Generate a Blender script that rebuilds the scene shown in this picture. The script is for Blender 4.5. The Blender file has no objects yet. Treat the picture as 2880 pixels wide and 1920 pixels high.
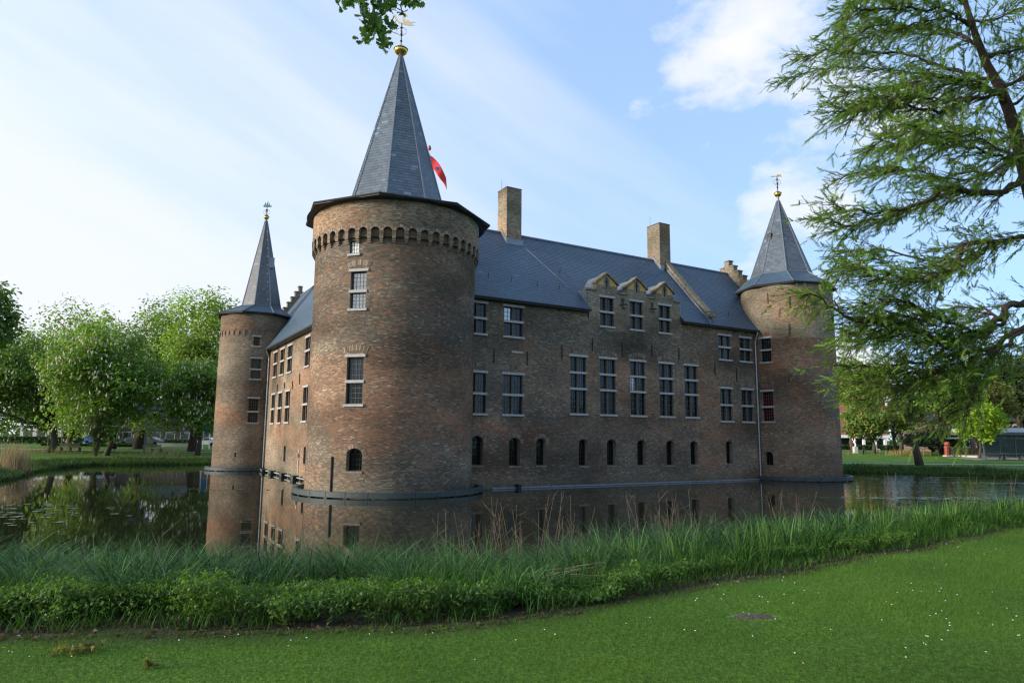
import bpy, math, random
import numpy as np
from mathutils import Matrix, Vector
rng = np.random.default_rng(7)
random.seed(7)
scene = bpy.context.scene
COL = scene.collection
R_ = math.radians

# ------------------------------------------------------------------ camera
EYE = np.array([0.0, 0.0, 3.1]); PITCH = R_(8.0); ROLL = 0.008; FPX = 1920.0
CAM_M = Matrix.Rotation(math.pi/2 + PITCH, 4, 'X') @ Matrix.Rotation(ROLL, 4, 'Z')
cd = bpy.data.cameras.new('camera'); cd.lens = 24.0; cd.sensor_width = 36.0
cd.clip_start = 0.1; cd.clip_end = 6000.0
cam = bpy.data.objects.new('camera', cd); COL.objects.link(cam)
cam.matrix_world = Matrix.Translation(Vector(EYE)) @ CAM_M
scene.camera = cam

# ------------------------------------------------------------------ sky and sun
SUN_AZ = Vector((-0.95, -0.31, 0)).normalized()      # horizontal direction towards the sun
SUN_EL = R_(17.0)
SUN_DIR = Vector((SUN_AZ.x*math.cos(SUN_EL), SUN_AZ.y*math.cos(SUN_EL), math.sin(SUN_EL)))
world = bpy.data.worlds.new('World'); scene.world = world; world.use_nodes = True

def N(nt, typ, **kw):
    n = nt.nodes.new(typ)
    for k, v in kw.items():
        if k.startswith('i_'):
            key = k[2:]
            n.inputs[int(key) if key.isdigit() else key].default_value = v
        else:
            setattr(n, k, v)
    return n
def L(nt, a, b): nt.links.new(a, b)
def ramp(nt, fac, stops):
    r = N(nt, 'ShaderNodeValToRGB'); e = r.color_ramp.elements
    while len(e) < len(stops): e.new(0.5)
    for i, (p, c) in enumerate(stops):
        e[i].position = p; e[i].color = (c, c, c, 1) if not isinstance(c, tuple) else (*c, 1)
    L(nt, fac, r.inputs[0]); return r.outputs[0]
def math_(nt, op, a, b=None, clamp=False):
    m = N(nt, 'ShaderNodeMath', operation=op); m.use_clamp = clamp
    for i, v in enumerate((a, b)):
        if v is None: continue
        if isinstance(v, (int, float)): m.inputs[i].default_value = v
        else: L(nt, v, m.inputs[i])
    return m.outputs[0]

def build_world():
    nt = world.node_tree; nt.nodes.clear()
    sky = N(nt, 'ShaderNodeTexSky', sky_type='NISHITA'); sky.sun_disc = False
    sky.sun_elevation = SUN_EL; sky.sun_rotation = math.atan2(SUN_AZ.x, SUN_AZ.y)
    sky.air_density = 1.0; sky.dust_density = 0.6; sky.ozone_density = 2.5
    tc = N(nt, 'ShaderNodeTexCoord'); d = tc.outputs['Generated']
    sx = N(nt, 'ShaderNodeSeparateXYZ'); L(nt, d, sx.inputs[0])
    # take the colour of the clear upper sky (the low sky is whitened by the haze veil below)
    zz = math_(nt, 'ADD', math_(nt, 'MULTIPLY', math_(nt, 'MAXIMUM', sx.outputs[2], 0.0), 0.62), 0.55)
    hv = N(nt, 'ShaderNodeCombineXYZ'); L(nt, sx.outputs[0], hv.inputs[0]); L(nt, sx.outputs[1], hv.inputs[1]); L(nt, zz, hv.inputs[2])
    L(nt, hv.outputs[0], sky.inputs[0])
    # project direction onto a cloud ceiling: p = dir.xy / (dir.z + 0.12)
    den = math_(nt, 'ADD', math_(nt, 'MAXIMUM', sx.outputs[2], 0.0), 0.16)
    cx = math_(nt, 'DIVIDE', sx.outputs[0], den); cy = math_(nt, 'DIVIDE', sx.outputs[1], den)
    cp = N(nt, 'ShaderNodeCombineXYZ'); L(nt, cx, cp.inputs[0]); L(nt, cy, cp.inputs[1])
    # thin veil of high cloud: thicker towards the sun side (left) and the horizon
    mp = N(nt, 'ShaderNodeMapping'); mp.vector_type = 'TEXTURE'; L(nt, d, mp.inputs[0])
    mp.inputs['Rotation'].default_value = (0, R_(28), 0); mp.inputs['Scale'].default_value = (1.1, 1.1, 0.17)
    n1 = N(nt, 'ShaderNodeTexNoise'); L(nt, mp.outputs[0], n1.inputs[0])
    n1.inputs['Scale'].default_value = 1.4; n1.inputs['Detail'].default_value = 7; n1.inputs['Roughness'].default_value = 0.5
    side = math_(nt, 'MULTIPLY', sx.outputs[0], -0.80)
    low = math_(nt, 'MULTIPLY', math_(nt, 'MAXIMUM', sx.outputs[2], 0.0), -1.0)
    v = math_(nt, 'ADD', math_(nt, 'ADD', side, low), math_(nt, 'MULTIPLY', n1.outputs[0], 1.25))
    veil = ramp(nt, math_(nt, 'ADD', v, -0.05), [(0.0, 0.10), (0.36, 0.45), (0.78, 0.96)])
    # fair-weather cumulus, thickest in the quarter right of the castle
    mp2 = N(nt, 'ShaderNodeMapping'); L(nt, d, mp2.inputs[0]); mp2.inputs['Location'].default_value = (5.50, 2.2, 0.86)
    mp2.inputs['Scale'].default_value = (3.6, 3.6, 6.6)
    n2 = N(nt, 'ShaderNodeTexNoise'); L(nt, mp2.outputs[0], n2.inputs[0])
    n2.inputs['Scale'].default_value = 1.15; n2.inputs['Detail'].default_value = 9; n2.inputs['Roughness'].default_value = 0.56
    cov = math_(nt, 'ADD', n2.outputs[0], math_(nt, 'MULTIPLY', math_(nt, 'ABSOLUTE', math_(nt, 'SUBTRACT', sx.outputs[0], 0.36)), -0.62))
    cum = ramp(nt, cov, [(0.43, 0.0), (0.52, 0.7), (0.62, 0.97)])
    m1 = N(nt, 'ShaderNodeMix', data_type='RGBA'); L(nt, veil, m1.inputs[0]); m1.inputs['B'].default_value = (1.83, 1.90, 2.02, 1)
    bl = N(nt, 'ShaderNodeMix', data_type='RGBA', blend_type='MULTIPLY'); bl.inputs[0].default_value = 1.0
    L(nt, sky.outputs[0], bl.inputs['A']); bl.inputs['B'].default_value = (1.46, 1.36, 1.22, 1)
    L(nt, bl.outputs['Result'], m1.inputs['A'])
    m2 = N(nt, 'ShaderNodeMix', data_type='RGBA'); L(nt, cum, m2.inputs[0]); m2.inputs['B'].default_value = (1.92, 1.94, 2.0, 1)
    L(nt, m1.outputs['Result'], m2.inputs['A'])
    bg = N(nt, 'ShaderNodeBackground'); L(nt, m2.outputs['Result'], bg.inputs[0]); bg.inputs[1].default_value = 0.15
    out = N(nt, 'ShaderNodeOutputWorld'); L(nt, bg.outputs[0], out.inputs[0])
build_world()
sl = bpy.data.lights.new('sun', 'SUN'); sl.energy = 1.7; sl.angle = R_(14.0); sl.color = (1.0, 0.92, 0.82)
sun = bpy.data.objects.new('sun', sl); COL.objects.link(sun)
sun.rotation_euler = SUN_DIR.to_track_quat('Z', 'Y').to_euler(); sun.location = (-40, -10, 40)
vs = scene.view_settings; vs.view_transform = 'Standard'; vs.look = 'None'; vs.exposure = 1.8; vs.gamma = 1.0
vs.use_curve_mapping = False
scene.cycles.filter_width = 1.3
scene.cycles.max_bounces = 6; scene.cycles.diffuse_bounces = 2; scene.cycles.glossy_bounces = 3
scene.cycles.transmission_bounces = 3; scene.cycles.transparent_max_bounces = 6

# ------------------------------------------------------------------ helpers
_Mi = np.array(CAM_M.to_3x3())
def at(u, v, Y):
    """world point seen at photo pixel (u,v) at real distance Y in front of the camera"""
    d = _Mi @ np.array([(u-1440)/FPX, -(v-960)/FPX, -1.0]); return EYE + d*(Y/d[1])
WM = {}
def link(o, parent=None, M=None):
    COL.objects.link(o)
    M = M if M is not None else Matrix.Identity(4)
    if parent is not None:
        o.parent = parent; o.matrix_parent_inverse = WM[parent.name].inverted()
    o.matrix_basis = M; WM[o.name] = M
    return o
def tag(o, label=None, cat=None, group=None, kind=None):
    for k, v in (('label', label), ('category', cat), ('group', group), ('kind', kind)):
        if v: o[k] = v
    return o
def empty(name, loc, label, cat, group=None):
    o = bpy.data.objects.new(name, None); o.empty_display_size = 0.3
    link(o, None, Matrix.Translation(Vector([float(c) for c in loc])))
    return tag(o, label, cat, group)
def mesh_np(name, V, F, mat, col=None, uv=None, smooth=False):
    """V (n,3); F list of int arrays (m,k); col per-vertex (n,3)"""
    me = bpy.data.meshes.new(name); V = np.ascontiguousarray(V, np.float32)
    F = [np.asarray(f, np.int32) for f in F if len(f)]
    me.vertices.add(len(V)); me.vertices.foreach_set('co', V.ravel())
    tot = np.concatenate([np.full(len(f), f.shape[1], np.int32) for f in F])
    loops = np.concatenate([f.ravel() for f in F])
    me.loops.add(len(loops)); me.loops.foreach_set('vertex_index', loops)
    st = np.zeros(len(tot), np.int32); st[1:] = np.cumsum(tot)[:-1]
    me.polygons.add(len(tot)); me.polygons.foreach_set('loop_start', st); me.polygons.foreach_set('loop_total', tot)
    me.polygons.foreach_set('use_smooth', np.full(len(tot), bool(smooth)))
    if col is not None:
        a = me.color_attributes.new('col', 'FLOAT_COLOR', 'POINT')
        c = np.ones((len(V), 4), np.float32); c[:, :3] = col; a.data.foreach_set('color', c.ravel())
    if uv is not None:
        u = me.uv_layers.new(name='UVMap'); u.data.foreach_set('uv', np.ascontiguousarray(np.asarray(uv, np.float32)[loops]).ravel())
    me.update(calc_edges=True); me.validate()
    if mat: me.materials.append(mat)
    return me
def obj(name, me, parent=None, M=None): return link(bpy.data.objects.new(name, me), parent, M)

class MB:
    """collects boxes, prisms, tubes; build() links them as one mesh object"""
    def __init__(s): s.v = []; s.f = []; s.n = 0
    def add(s, V, F):
        V = np.asarray(V, float).reshape(-1, 3)
        s.v.append(V); s.f += [tuple(int(i)+s.n for i in f) for f in F]; s.n += len(V); return s
    def frame_box(s, o, ax, ay, az, a0, a1, b0, b1, c0, c1):
        o, ax, ay, az = (np.asarray(q, float) for q in (o, ax, ay, az))
        V = [o+ax*a+ay*b+az*c for c in (c0, c1) for b in (b0, b1) for a in (a0, a1)]
        return s.add(V, [(0, 2, 3, 1), (4, 5, 7, 6), (0, 1, 5, 4), (2, 6, 7, 3), (0, 4, 6, 2), (1, 3, 7, 5)])
    def box(s, x0, x1, y0, y1, z0, z1): return s.frame_box((0, 0, 0), (1, 0, 0), (0, 1, 0), (0, 0, 1), x0, x1, y0, y1, z0, z1)
    def tube(s, pts, rad, n=6, cap=True):
        pts = np.asarray(pts, float); k = len(pts)
        rad = np.full(k, rad) if np.isscalar(rad) else np.asarray(rad, float)
        T = np.gradient(pts, axis=0); T /= np.linalg.norm(T, axis=1)[:, None]+1e-9
        ref = np.array([0, 0, 1.]) if abs(T[:, 2]).mean() < 0.8 else np.array([1., 0, 0])
        A = np.cross(T, ref); A /= np.linalg.norm(A, axis=1)[:, None]+1e-9; B = np.cross(T, A)
        th = np.linspace(0, 2*np.pi, n, endpoint=False)
        V = (pts[:, None] + rad[:, None, None]*(np.cos(th)[None, :, None]*A[:, None]+np.sin(th)[None, :, None]*B[:, None])).reshape(-1, 3)
        F = [(i*n+j, i*n+(j+1) % n, (i+1)*n+(j+1) % n, (i+1)*n+j) for i in range(k-1) for j in range(n)]
        if cap: F += [tuple(range(n))[::-1], tuple((k-1)*n+j for j in range(n))]
        return s.add(V, F)
    def lathe(s, c, prof, n=24, phase=0.0):
        th = np.linspace(0, 2*np.pi, n, endpoint=False)+phase; c = np.asarray(c, float)
        V = np.array([[c[0]+r*math.cos(t), c[1]+r*math.sin(t), c[2]+z] for r, z in prof for t in th])
        F = [(i*n+j, i*n+(j+1) % n, (i+1)*n+(j+1) % n, (i+1)*n+j) for i in range(len(prof)-1) for j in range(n)]
        return s.add(V, F)
    def prism(s, poly, vec):
        poly = np.asarray(poly, float); n = len(poly); V = np.vstack([poly, poly+np.asarray(vec, float)])
        F = [tuple(range(n)), tuple(range(2*n-1, n-1, -1))]+[(i, i+n, (i+1) % n+n, (i+1) % n) for i in range(n)]
        return s.add(V, F)
    def build(s, name, mat, parent=None, M=None, smooth=False, bevel=0):
        me = bpy.data.meshes.new(name); me.from_pydata(np.vstack(s.v).tolist(), [], s.f); me.update()
        if mat: me.materials.append(mat)
        if smooth: me.polygons.foreach_set('use_smooth', np.ones(len(me.polygons), bool))
        return obj(name, me, parent, M)

def vnoise(x, y, seed=0, octaves=3):
    """smooth value noise 0..1 on numpy arrays"""
    x = np.asarray(x, float); y = np.asarray(y, float); out = np.zeros(np.broadcast(x, y).shape); amp = 1; tot = 0
    for o in range(octaves):
        t = np.random.default_rng(seed*17+o).random((64, 64)); xi = np.floor(x).astype(int); yi = np.floor(y).astype(int)
        fx = x-xi; fy = y-yi; fx = fx*fx*(3-2*fx); fy = fy*fy*(3-2*fy)
        g = lambda a, b: t[a % 64, b % 64]
        out = out+amp*((g(xi, yi)*(1-fx)+g(xi+1, yi)*fx)*(1-fy)+(g(xi, yi+1)*(1-fx)+g(xi+1, yi+1)*fx)*fy)
        tot += amp; amp *= 0.5; x = x*2+13.7; y = y*2+5.3
    return out/tot

# ------------------------------------------------------------------ materials
def newmat(name):
    m = bpy.data.materials.new(name); m.use_nodes = True; nt = m.node_tree
    return m, nt, nt.nodes['Principled BSDF']
def plain(name, c, rough=0.7, var=0.25, scale=6.0, metal=0.0, bump=0.0, spec=0.4):
    m, nt, b = newmat(name)
    tc = N(nt, 'ShaderNodeTexCoord')
    n = N(nt, 'ShaderNodeTexNoise'); L(nt, tc.outputs['Object'], n.inputs[0]); n.inputs['Scale'].default_value = scale; n.inputs['Detail'].default_value = 6
    lo = tuple(x*(1-var) for x in c); hi = tuple(min(1, x*(1+var)) for x in c)
    L(nt, ramp(nt, n.outputs[0], [(0.3, lo), (0.7, hi)]), b.inputs['Base Color'])
    b.inputs['Roughness'].default_value = rough; b.inputs['Metallic'].default_value = metal; b.inputs['Specular IOR Level'].default_value = spec
    if bump:
        bp = N(nt, 'ShaderNodeBump'); L(nt, n.outputs[0], bp.inputs['Height']); bp.inputs['Strength'].default_value = bump; bp.inputs['Distance'].default_value = 0.02
        L(nt, bp.outputs[0], b.inputs['Normal'])
    return m
def attr_mat(name, rough=0.85, spec=0.25, nscale=30.0, amt=0.35, bump=0.3, big=None):
    """colour from the per-piece 'col' attribute, broken up by grain"""
    m, nt, b = newmat(name)
    a = N(nt, 'ShaderNodeAttribute', attribute_name='col')
    tc = N(nt, 'ShaderNodeTexCoord')
    n = N(nt, 'ShaderNodeTexNoise'); L(nt, tc.outputs['Object'], n.inputs[0]); n.inputs['Scale'].default_value = nscale; n.inputs['Detail'].default_value = 5
    mx = N(nt, 'ShaderNodeMix', data_type='RGBA', blend_type='MULTIPLY'); mx.inputs[0].default_value = 1.0
    L(nt, a.outputs['Color'], mx.inputs['A']); L(nt, ramp(nt, n.outputs[0], [(0.25, 1-amt), (0.75, 1+amt)]), mx.inputs['B'])
    L(nt, mx.outputs['Result'], b.inputs['Base Color'])
    b.inputs['Roughness'].default_value = rough; b.inputs['Specular IOR Level'].default_value = spec
    if bump:
        bp = N(nt, 'ShaderNodeBump'); L(nt, n.outputs[0], bp.inputs['Height']); bp.inputs['Strength'].default_value = bump; bp.inputs['Distance'].default_value = 0.01
        L(nt, bp.outputs[0], b.inputs['Normal'])
    return m
def leaf_mat(name, trans=0.35, rough=0.5, spec=0.35):
    m, nt, b = newmat(name)
    a = N(nt, 'ShaderNodeAttribute', attribute_name='col'); L(nt, a.outputs['Color'], b.inputs['Base Color'])
    b.inputs['Roughness'].default_value = rough; b.inputs['Specular IOR Level'].default_value = spec
    t = N(nt, 'ShaderNodeBsdfTranslucent')
    h = N(nt, 'ShaderNodeMix', data_type='RGBA', blend_type='MULTIPLY'); h.inputs[0].default_value = 1.0
    L(nt, a.outputs['Color'], h.inputs['A']); h.inputs['B'].default_value = (1.5, 1.6, 0.7, 1); L(nt, h.outputs['Result'], t.inputs[0])
    mx = N(nt, 'ShaderNodeMixShader'); mx.inputs[0].default_value = trans
    L(nt, b.outputs[0], mx.inputs[1]); L(nt, t.outputs[0], mx.inputs[2])
    L(nt, mx.outputs[0], nt.nodes['Material Output'].inputs[0]); return m
M_BRICK = attr_mat('aged_brick', 0.9, 0.15, 14, 0.20, 0)
M_SLATE = attr_mat('roof_slate', 0.50, 0.45, 5, 0.10, 0)
M_MORTAR = plain('lime_mortar', (0.200, 0.155, 0.118), 0.95, 0.3, 3.0, bump=0.1)
M_STONE = plain('pale_sandstone', (0.36, 0.35, 0.325), 0.8, 0.18, 9, bump=0.2)
M_MULL = plain('weathered_mullion', (0.095, 0.078, 0.062), 0.8, 0.25, 9)
M_FRAME = plain('dark_green_paint', (0.012, 0.02, 0.018), 0.35, 0.2, 9)
M_LEADBAR = plain('lead_bars', (0.085, 0.10, 0.098), 0.5, 0.2, 20)
M_IRON = plain('black_iron', (0.012, 0.012, 0.013), 0.55, 0.3, 20)
M_COPING = plain('lichen_coping', (0.20, 0.165, 0.110), 0.9, 0.45, 5, bump=0.4)
M_PLASTER = plain('ochre_plaster', (0.46, 0.29, 0.10), 0.9, 0.15, 6)
M_LEAD = plain('lead_sheet', (0.20, 0.22, 0.25), 0.45, 0.15, 3, metal=0.3)
M_DARKROOF = plain('dark_roof_edge', (0.03, 0.03, 0.028), 0.6, 0.3, 4)
M_GUTTER = plain('grey_gutter', (0.06, 0.07, 0.072), 0.45, 0.2, 3, metal=0.2)
M_ZINC = plain('zinc_pipe', (0.36, 0.40, 0.41), 0.45, 0.15, 3, metal=0.4)
M_GOLD = plain('gilding', (0.75, 0.47, 0.10), 0.28, 0.12, 12, metal=0.9)
M_VERDI = plain('verdigris', (0.10, 0.22, 0.18), 0.6, 0.3, 10)
M_BOOM = plain('grey_green_steel', (0.045, 0.060, 0.056), 0.55, 0.2, 4)
M_FLOAT = plain('black_float', (0.01, 0.011, 0.012), 0.5, 0.2, 9)
M_BARK = plain('bark', (0.075, 0.058, 0.042), 0.95, 0.45, 7, bump=0.6)
M_BARK2 = plain('larch_bark', (0.055, 0.036, 0.026), 0.95, 0.4, 9, bump=0.6)
M_LEAF = leaf_mat('broad_leaf', 0.42)
M_NEEDLE = leaf_mat('soft_needle', 0.42, 0.6, 0.15)
M_BLADE = leaf_mat('grass_blade', 0.22, 0.6, 0.12)
M_BLOSSOM = plain('cream_blossom', (0.62, 0.56, 0.40), 0.9, 0.1, 9)
def glass_mat(name, c, ior=1.5, rough=0.04):
    m, nt, b = newmat(name)
    tc = N(nt, 'ShaderNodeTexCoord'); n = N(nt, 'ShaderNodeTexNoise'); L(nt, tc.outputs['Object'], n.inputs[0]); n.inputs['Scale'].default_value = 2.2
    b.inputs['Base Color'].default_value = (*c, 1); b.inputs['Roughness'].default_value = rough; b.inputs['IOR'].default_value = ior
    bp = N(nt, 'ShaderNodeBump'); L(nt, n.outputs[0], bp.inputs['Height']); bp.inputs['Strength'].default_value = 0.12; bp.inputs['Distance'].default_value = 0.05
    L(nt, bp.outputs[0], b.inputs['Normal']); return m
M_GLASS = glass_mat('window_glass', (0.004, 0.007, 0.006), 1.45)
M_GLASS_B = glass_mat('glass_before_grey_blind', (0.020, 0.027, 0.033), 1.45)
M_GLASS_A = glass_mat('glass_before_ochre_curtain', (0.028, 0.022, 0.010), 1.45)
M_GLASS_R = glass_mat('glass_before_red_curtain', (0.055, 0.006, 0.009), 1.45)
M_GLASS_G = glass_mat('glass_before_teal_shutter', (0.022, 0.045, 0.048), 1.52)
M_GLASS_W = glass_mat('glass_painted_sky_reflection', (0.85, 0.83, 0.78), 1.5)  # near-white base paints the sky's reflection into the pane; there is no blind
M_GLASS_S = glass_mat('mirroring_old_glass', (0.10, 0.11, 0.10), 3.4, 0.06)
# ------------------------------------------------------------------ terrain, moat
MOAT = np.array([(-60, 19), (-40, 17.0), (-25, 15.8), (-14, 14.4), (-7, 13.9), (-2, 14.1), (1.2, 14.8), (3.6, 16.2), (6.6, 18.4),
                 (10, 20.4), (15, 23.4), (21.5, 28.0), (32, 36), (45, 44), (53, 50), (52, 55), (44.5, 59.0), (37.5, 64.6), (32, 66.5),
                 (26, 74), (10, 86), (-12, 88), (-26, 76.5), (-32, 74.5), (-42.6, 69.8), (-41.8, 63), (-39.2, 56), (-34.2, 46.5), (-36, 38), (-60, 34)], float)
def sdist(x, y):
    """signed distance to the water's edge; positive on land"""
    x = np.atleast_1d(np.asarray(x, float)); y = np.atleast_1d(np.asarray(y, float))
    dmin = np.full(x.shape, 1e9); ins = np.zeros(x.shape, bool); n = len(MOAT)
    for i in range(n):
        a = MOAT[i]; b = MOAT[(i+1) % n]; e = b-a
        t = np.clip(((x-a[0])*e[0]+(y-a[1])*e[1])/(e@e), 0, 1)
        dmin = np.minimum(dmin, np.hypot(x-a[0]-t*e[0], y-a[1]-t*e[1]))
        c = (a[1] > y) != (b[1] > y)
        if a[1] != b[1]:
            xi = (b[0]-a[0])*(y-a[1])/(b[1]-a[1])+a[0]; ins ^= c & (x < xi)
    return np.where(ins, -dmin, dmin)
def smooth(t): t = np.clip(t, 0, 1); return t*t*(3-2*t)
def nearness(x, y): return smooth((40-np.asarray(y, float))/12)*smooth((40-np.asarray(x, float)*0.0-0)/1)
def bank_w(x): return np.interp(x, [-6, -0.1, 1.1, 3.0, 5.6, 10.4, 24], [8.05, 7.8, 7.2, 6.25, 5.8, 5.7, 5.4])
def height(x, y):
    x = np.atleast_1d(np.asarray(x, float)); y = np.atleast_1d(np.asarray(y, float)); s = sdist(x, y); k = nearness(x, y)
    W = bank_w(x)*k+2.6*(1-k); top = 1.38*k+0.75*(1-k)
    land = top*smooth(s/W)**0.9 + (1-k)*0.55*smooth((s-3)/40) + 0.05*(vnoise(x*0.35, y*0.35, 3)-0.5)*smooth(s/3)
    wat = -1.2*smooth(-s/3)
    return np.where(s > 0, land, wat)
def gz(x, y): return float(height(x, y)[0])

def build_ground():
    def lines(segs):
        out = [segs[0][0]]
        for a, b, st in segs: out += list(np.linspace(a, b, max(2, int(round((b-a)/st))+1))[1:])
        return np.array(out)
    xs = lines([(-2500, -600, 400), (-600, -130, 60), (-130, -50, 4), (-50, -16, 1.0), (-16, 24, 0.32), (24, 62, 1.0), (62, 140, 5), (140, 600, 60), (600, 2500, 400)])
    ys = lines([(-600, -60, 90), (-60, 2, 4), (2, 30, 0.32), (30, 92, 1.0), (92, 160, 4), (160, 600, 60), (600, 3200, 400)])
    X, Y = np.meshgrid(xs, ys); Z = height(X.ravel(), Y.ravel())
    V = np.stack([X.ravel(), Y.ravel(), Z], 1); nx = len(xs); ny = len(ys)
    I, J = np.meshgrid(np.arange(nx-1), np.arange(ny-1)); q = (J*nx+I).ravel()
    F = np.stack([q, q+1, q+nx+1, q+nx], 1)
    m, nt, b = newmat('park_grass_ground')
    geo = N(nt, 'ShaderNodeNewGeometry')
    n1 = N(nt, 'ShaderNodeTexNoise'); L(nt, geo.outputs['Position'], n1.inputs[0]); n1.inputs['Scale'].default_value = 0.55; n1.inputs['Detail'].default_value = 6
    n2 = N(nt, 'ShaderNodeTexNoise'); L(nt, geo.outputs['Position'], n2.inputs[0]); n2.inputs['Scale'].default_value = 26; n2.inputs['Detail'].default_value = 5
    c1 = ramp(nt, n1.outputs[0], [(0.3, (0.062, 0.132, 0.015)), (0.7, (0.100, 0.190, 0.022))])
    mx = N(nt, 'ShaderNodeMix', data_type='RGBA', blend_type='MULTIPLY'); mx.inputs[0].default_value = 1.0
    L(nt, c1, mx.inputs['A']); L(nt, ramp(nt, n2.outputs[0], [(0.3, 0.55), (0.7, 1.35)]), mx.inputs['B'])
    # soil where the bank vegetation grows (attribute painted from the plant beds)
    at_ = N(nt, 'ShaderNodeAttribute', attribute_name='col')
    sp = N(nt, 'ShaderNodeSeparateColor'); L(nt, at_.outputs['Color'], sp.inputs[0])
    soil = ramp(nt, n2.outputs[0], [(0.3, (0.020, 0.014, 0.009)), (0.7, (0.060, 0.044, 0.030))])
    m2 = N(nt, 'ShaderNodeMix', data_type='RGBA')
    f = math_(nt, 'MULTIPLY', sp.outputs[0], math_(nt, 'ADD', math_(nt, 'MULTIPLY', n2.outputs[0], 1.2), 0.45), clamp=True)
    L(nt, f, m2.inputs[0]); L(nt, mx.outputs['Result'], m2.inputs['A']); L(nt, soil, m2.inputs['B'])
    L(nt, m2.outputs['Result'], b.inputs['Base Color']); b.inputs['Roughness'].default_value = 0.95; b.inputs['Specular IOR Level'].default_value = 0.15
    bp = N(nt, 'ShaderNodeBump'); L(nt, n2.outputs[0], bp.inputs['Height']); bp.inputs['Strength'].default_value = 0.6; bp.inputs['Distance'].default_value = 0.05; L(nt, bp.outputs[0], b.inputs['Normal'])
    s = sdist(X.ravel(), Y.ravel()); k = nearness(X.ravel(), Y.ravel()); W = bank_w(X.ravel())*k+2.2*(1-k)
    mask = (1-smooth((s-W*(1.0+0.06*(vnoise(X.ravel()*1.5, Y.ravel()*1.5, 61)-0.5))+0.15)/0.35))
    col = np.stack([mask, mask, mask], 1)
    o = obj('ground', mesh_np('ground', V, [F], m, col=col, smooth=True)); tag(o, 'mown green park lawn sloping down to the castle moat', None, None, 'structure')
    # water
    m, nt, b = newmat('moat_water')
    geo = N(nt, 'ShaderNodeNewGeometry')
    mp = N(nt, 'ShaderNodeMapping'); L(nt, geo.outputs['Position'], mp.inputs[0]); mp.inputs['Scale'].default_value = (0.55, 1.9, 1)
    a = N(nt, 'ShaderNodeTexNoise'); L(nt, mp.outputs[0], a.inputs[0]); a.inputs['Scale'].default_value = 1.1; a.inputs['Detail'].default_value = 3
    sx = N(nt, 'ShaderNodeSeparateXYZ'); L(nt, geo.outputs['Position'], sx.inputs[0])
    breeze = N(nt, 'ShaderNodeMapRange'); L(nt, sx.outputs[0], breeze.inputs[0])
    for i, v in zip(('From Min', 'From Max', 'To Min', 'To Max'), (16.0, 28.0, 0.012, 0.55)): breeze.inputs[i].default_value = v
    bp = N(nt, 'ShaderNodeBump'); L(nt, a.outputs[0], bp.inputs['Height']); L(nt, breeze.outputs[0], bp.inputs['Strength']); bp.inputs['Distance'].default_value = 0.12
    L(nt, bp.outputs[0], b.inputs['Normal'])
    b.inputs['Base Color'].default_value = (0.016, 0.017, 0.009, 1); b.inputs['Roughness'].default_value = 0.015; b.inputs['IOR'].default_value = 1.36
    o = obj('water', mesh_np('water', [(-75, 8, 0), (70, 8, 0), (70, 100, 0), (-75, 100, 0)], [np.array([[0, 1, 2, 3]])], m))
    tag(o, 'still dark moat water mirroring the castle walls', None, None, 'structure')
build_ground()
# ------------------------------------------------------------------ castle
T0 = np.array([-6.97, 40.0]); R0 = 4.70
T1 = np.array([-24.26, 63.69]); R1 = 3.01
T2 = np.array([22.90, 56.11]); R2 = 3.57
AR = R_(30.5); DR = np.array([math.cos(AR), math.sin(AR), 0]); NR = np.array([math.sin(AR), -math.cos(AR), 0]); PR = np.array([-1.5, 42.1, 0])
AL = R_(120.5); DL = np.array([math.cos(AL), math.sin(AL), 0]); NL = -np.array([math.sin(AL), -math.cos(AL), 0]); PL = np.array([-14.72, 49.31, 0])
UP = np.array([0, 0, 1.0])
castle = empty('castle', (2, 52, 0), 'moated brick castle with round slate-spired corner towers and long slate roofs', 'castle')

def flat_map(P, D, Nn):
    def f(s, z, o): s = np.asarray(s, float)[..., None]; z = np.asarray(z, float)[..., None]; o = np.asarray(o, float)[..., None]; return P+D*s+UP*z+Nn*o
    return f
def cyl_map(c, R):
    def f(s, z, o):
        a = np.asarray(s, float)/R; r = R+np.asarray(o, float); return np.stack([c[0]+r*np.cos(a), c[1]+r*np.sin(a), np.asarray(z, float)+0*a], -1)
    return f
def clip_iv(iv, a, b):
    out = []
    for p, q in iv:
        if b <= p or a >= q: out.append((p, q)); continue
        if a > p: out.append((p, a))
        if b < q: out.append((b, q))
    return out
def op_half(o, z):
    """interval of an opening at height z or None"""
    if z < o['z0'] or z > o['z1']: return None
    c = (o['s0']+o['s1'])/2; h = (o['s1']-o['s0'])/2; zs = o['z1']-o.get('rise', 0)
    if z > zs and o.get('rise', 0) > 0: h = h*math.sqrt(max(0, 1-((z-zs)/(o['z1']-zs))**2))
    return c-h, c+h
PAL = np.array([(0.205, 0.150, 0.112), (0.262, 0.145, 0.096), (0.108, 0.090, 0.076), (0.345, 0.262, 0.182), (0.400, 0.178, 0.096), (0.46, 0.40, 0.31)])*np.array((0.87, 0.945, 0.90))
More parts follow.
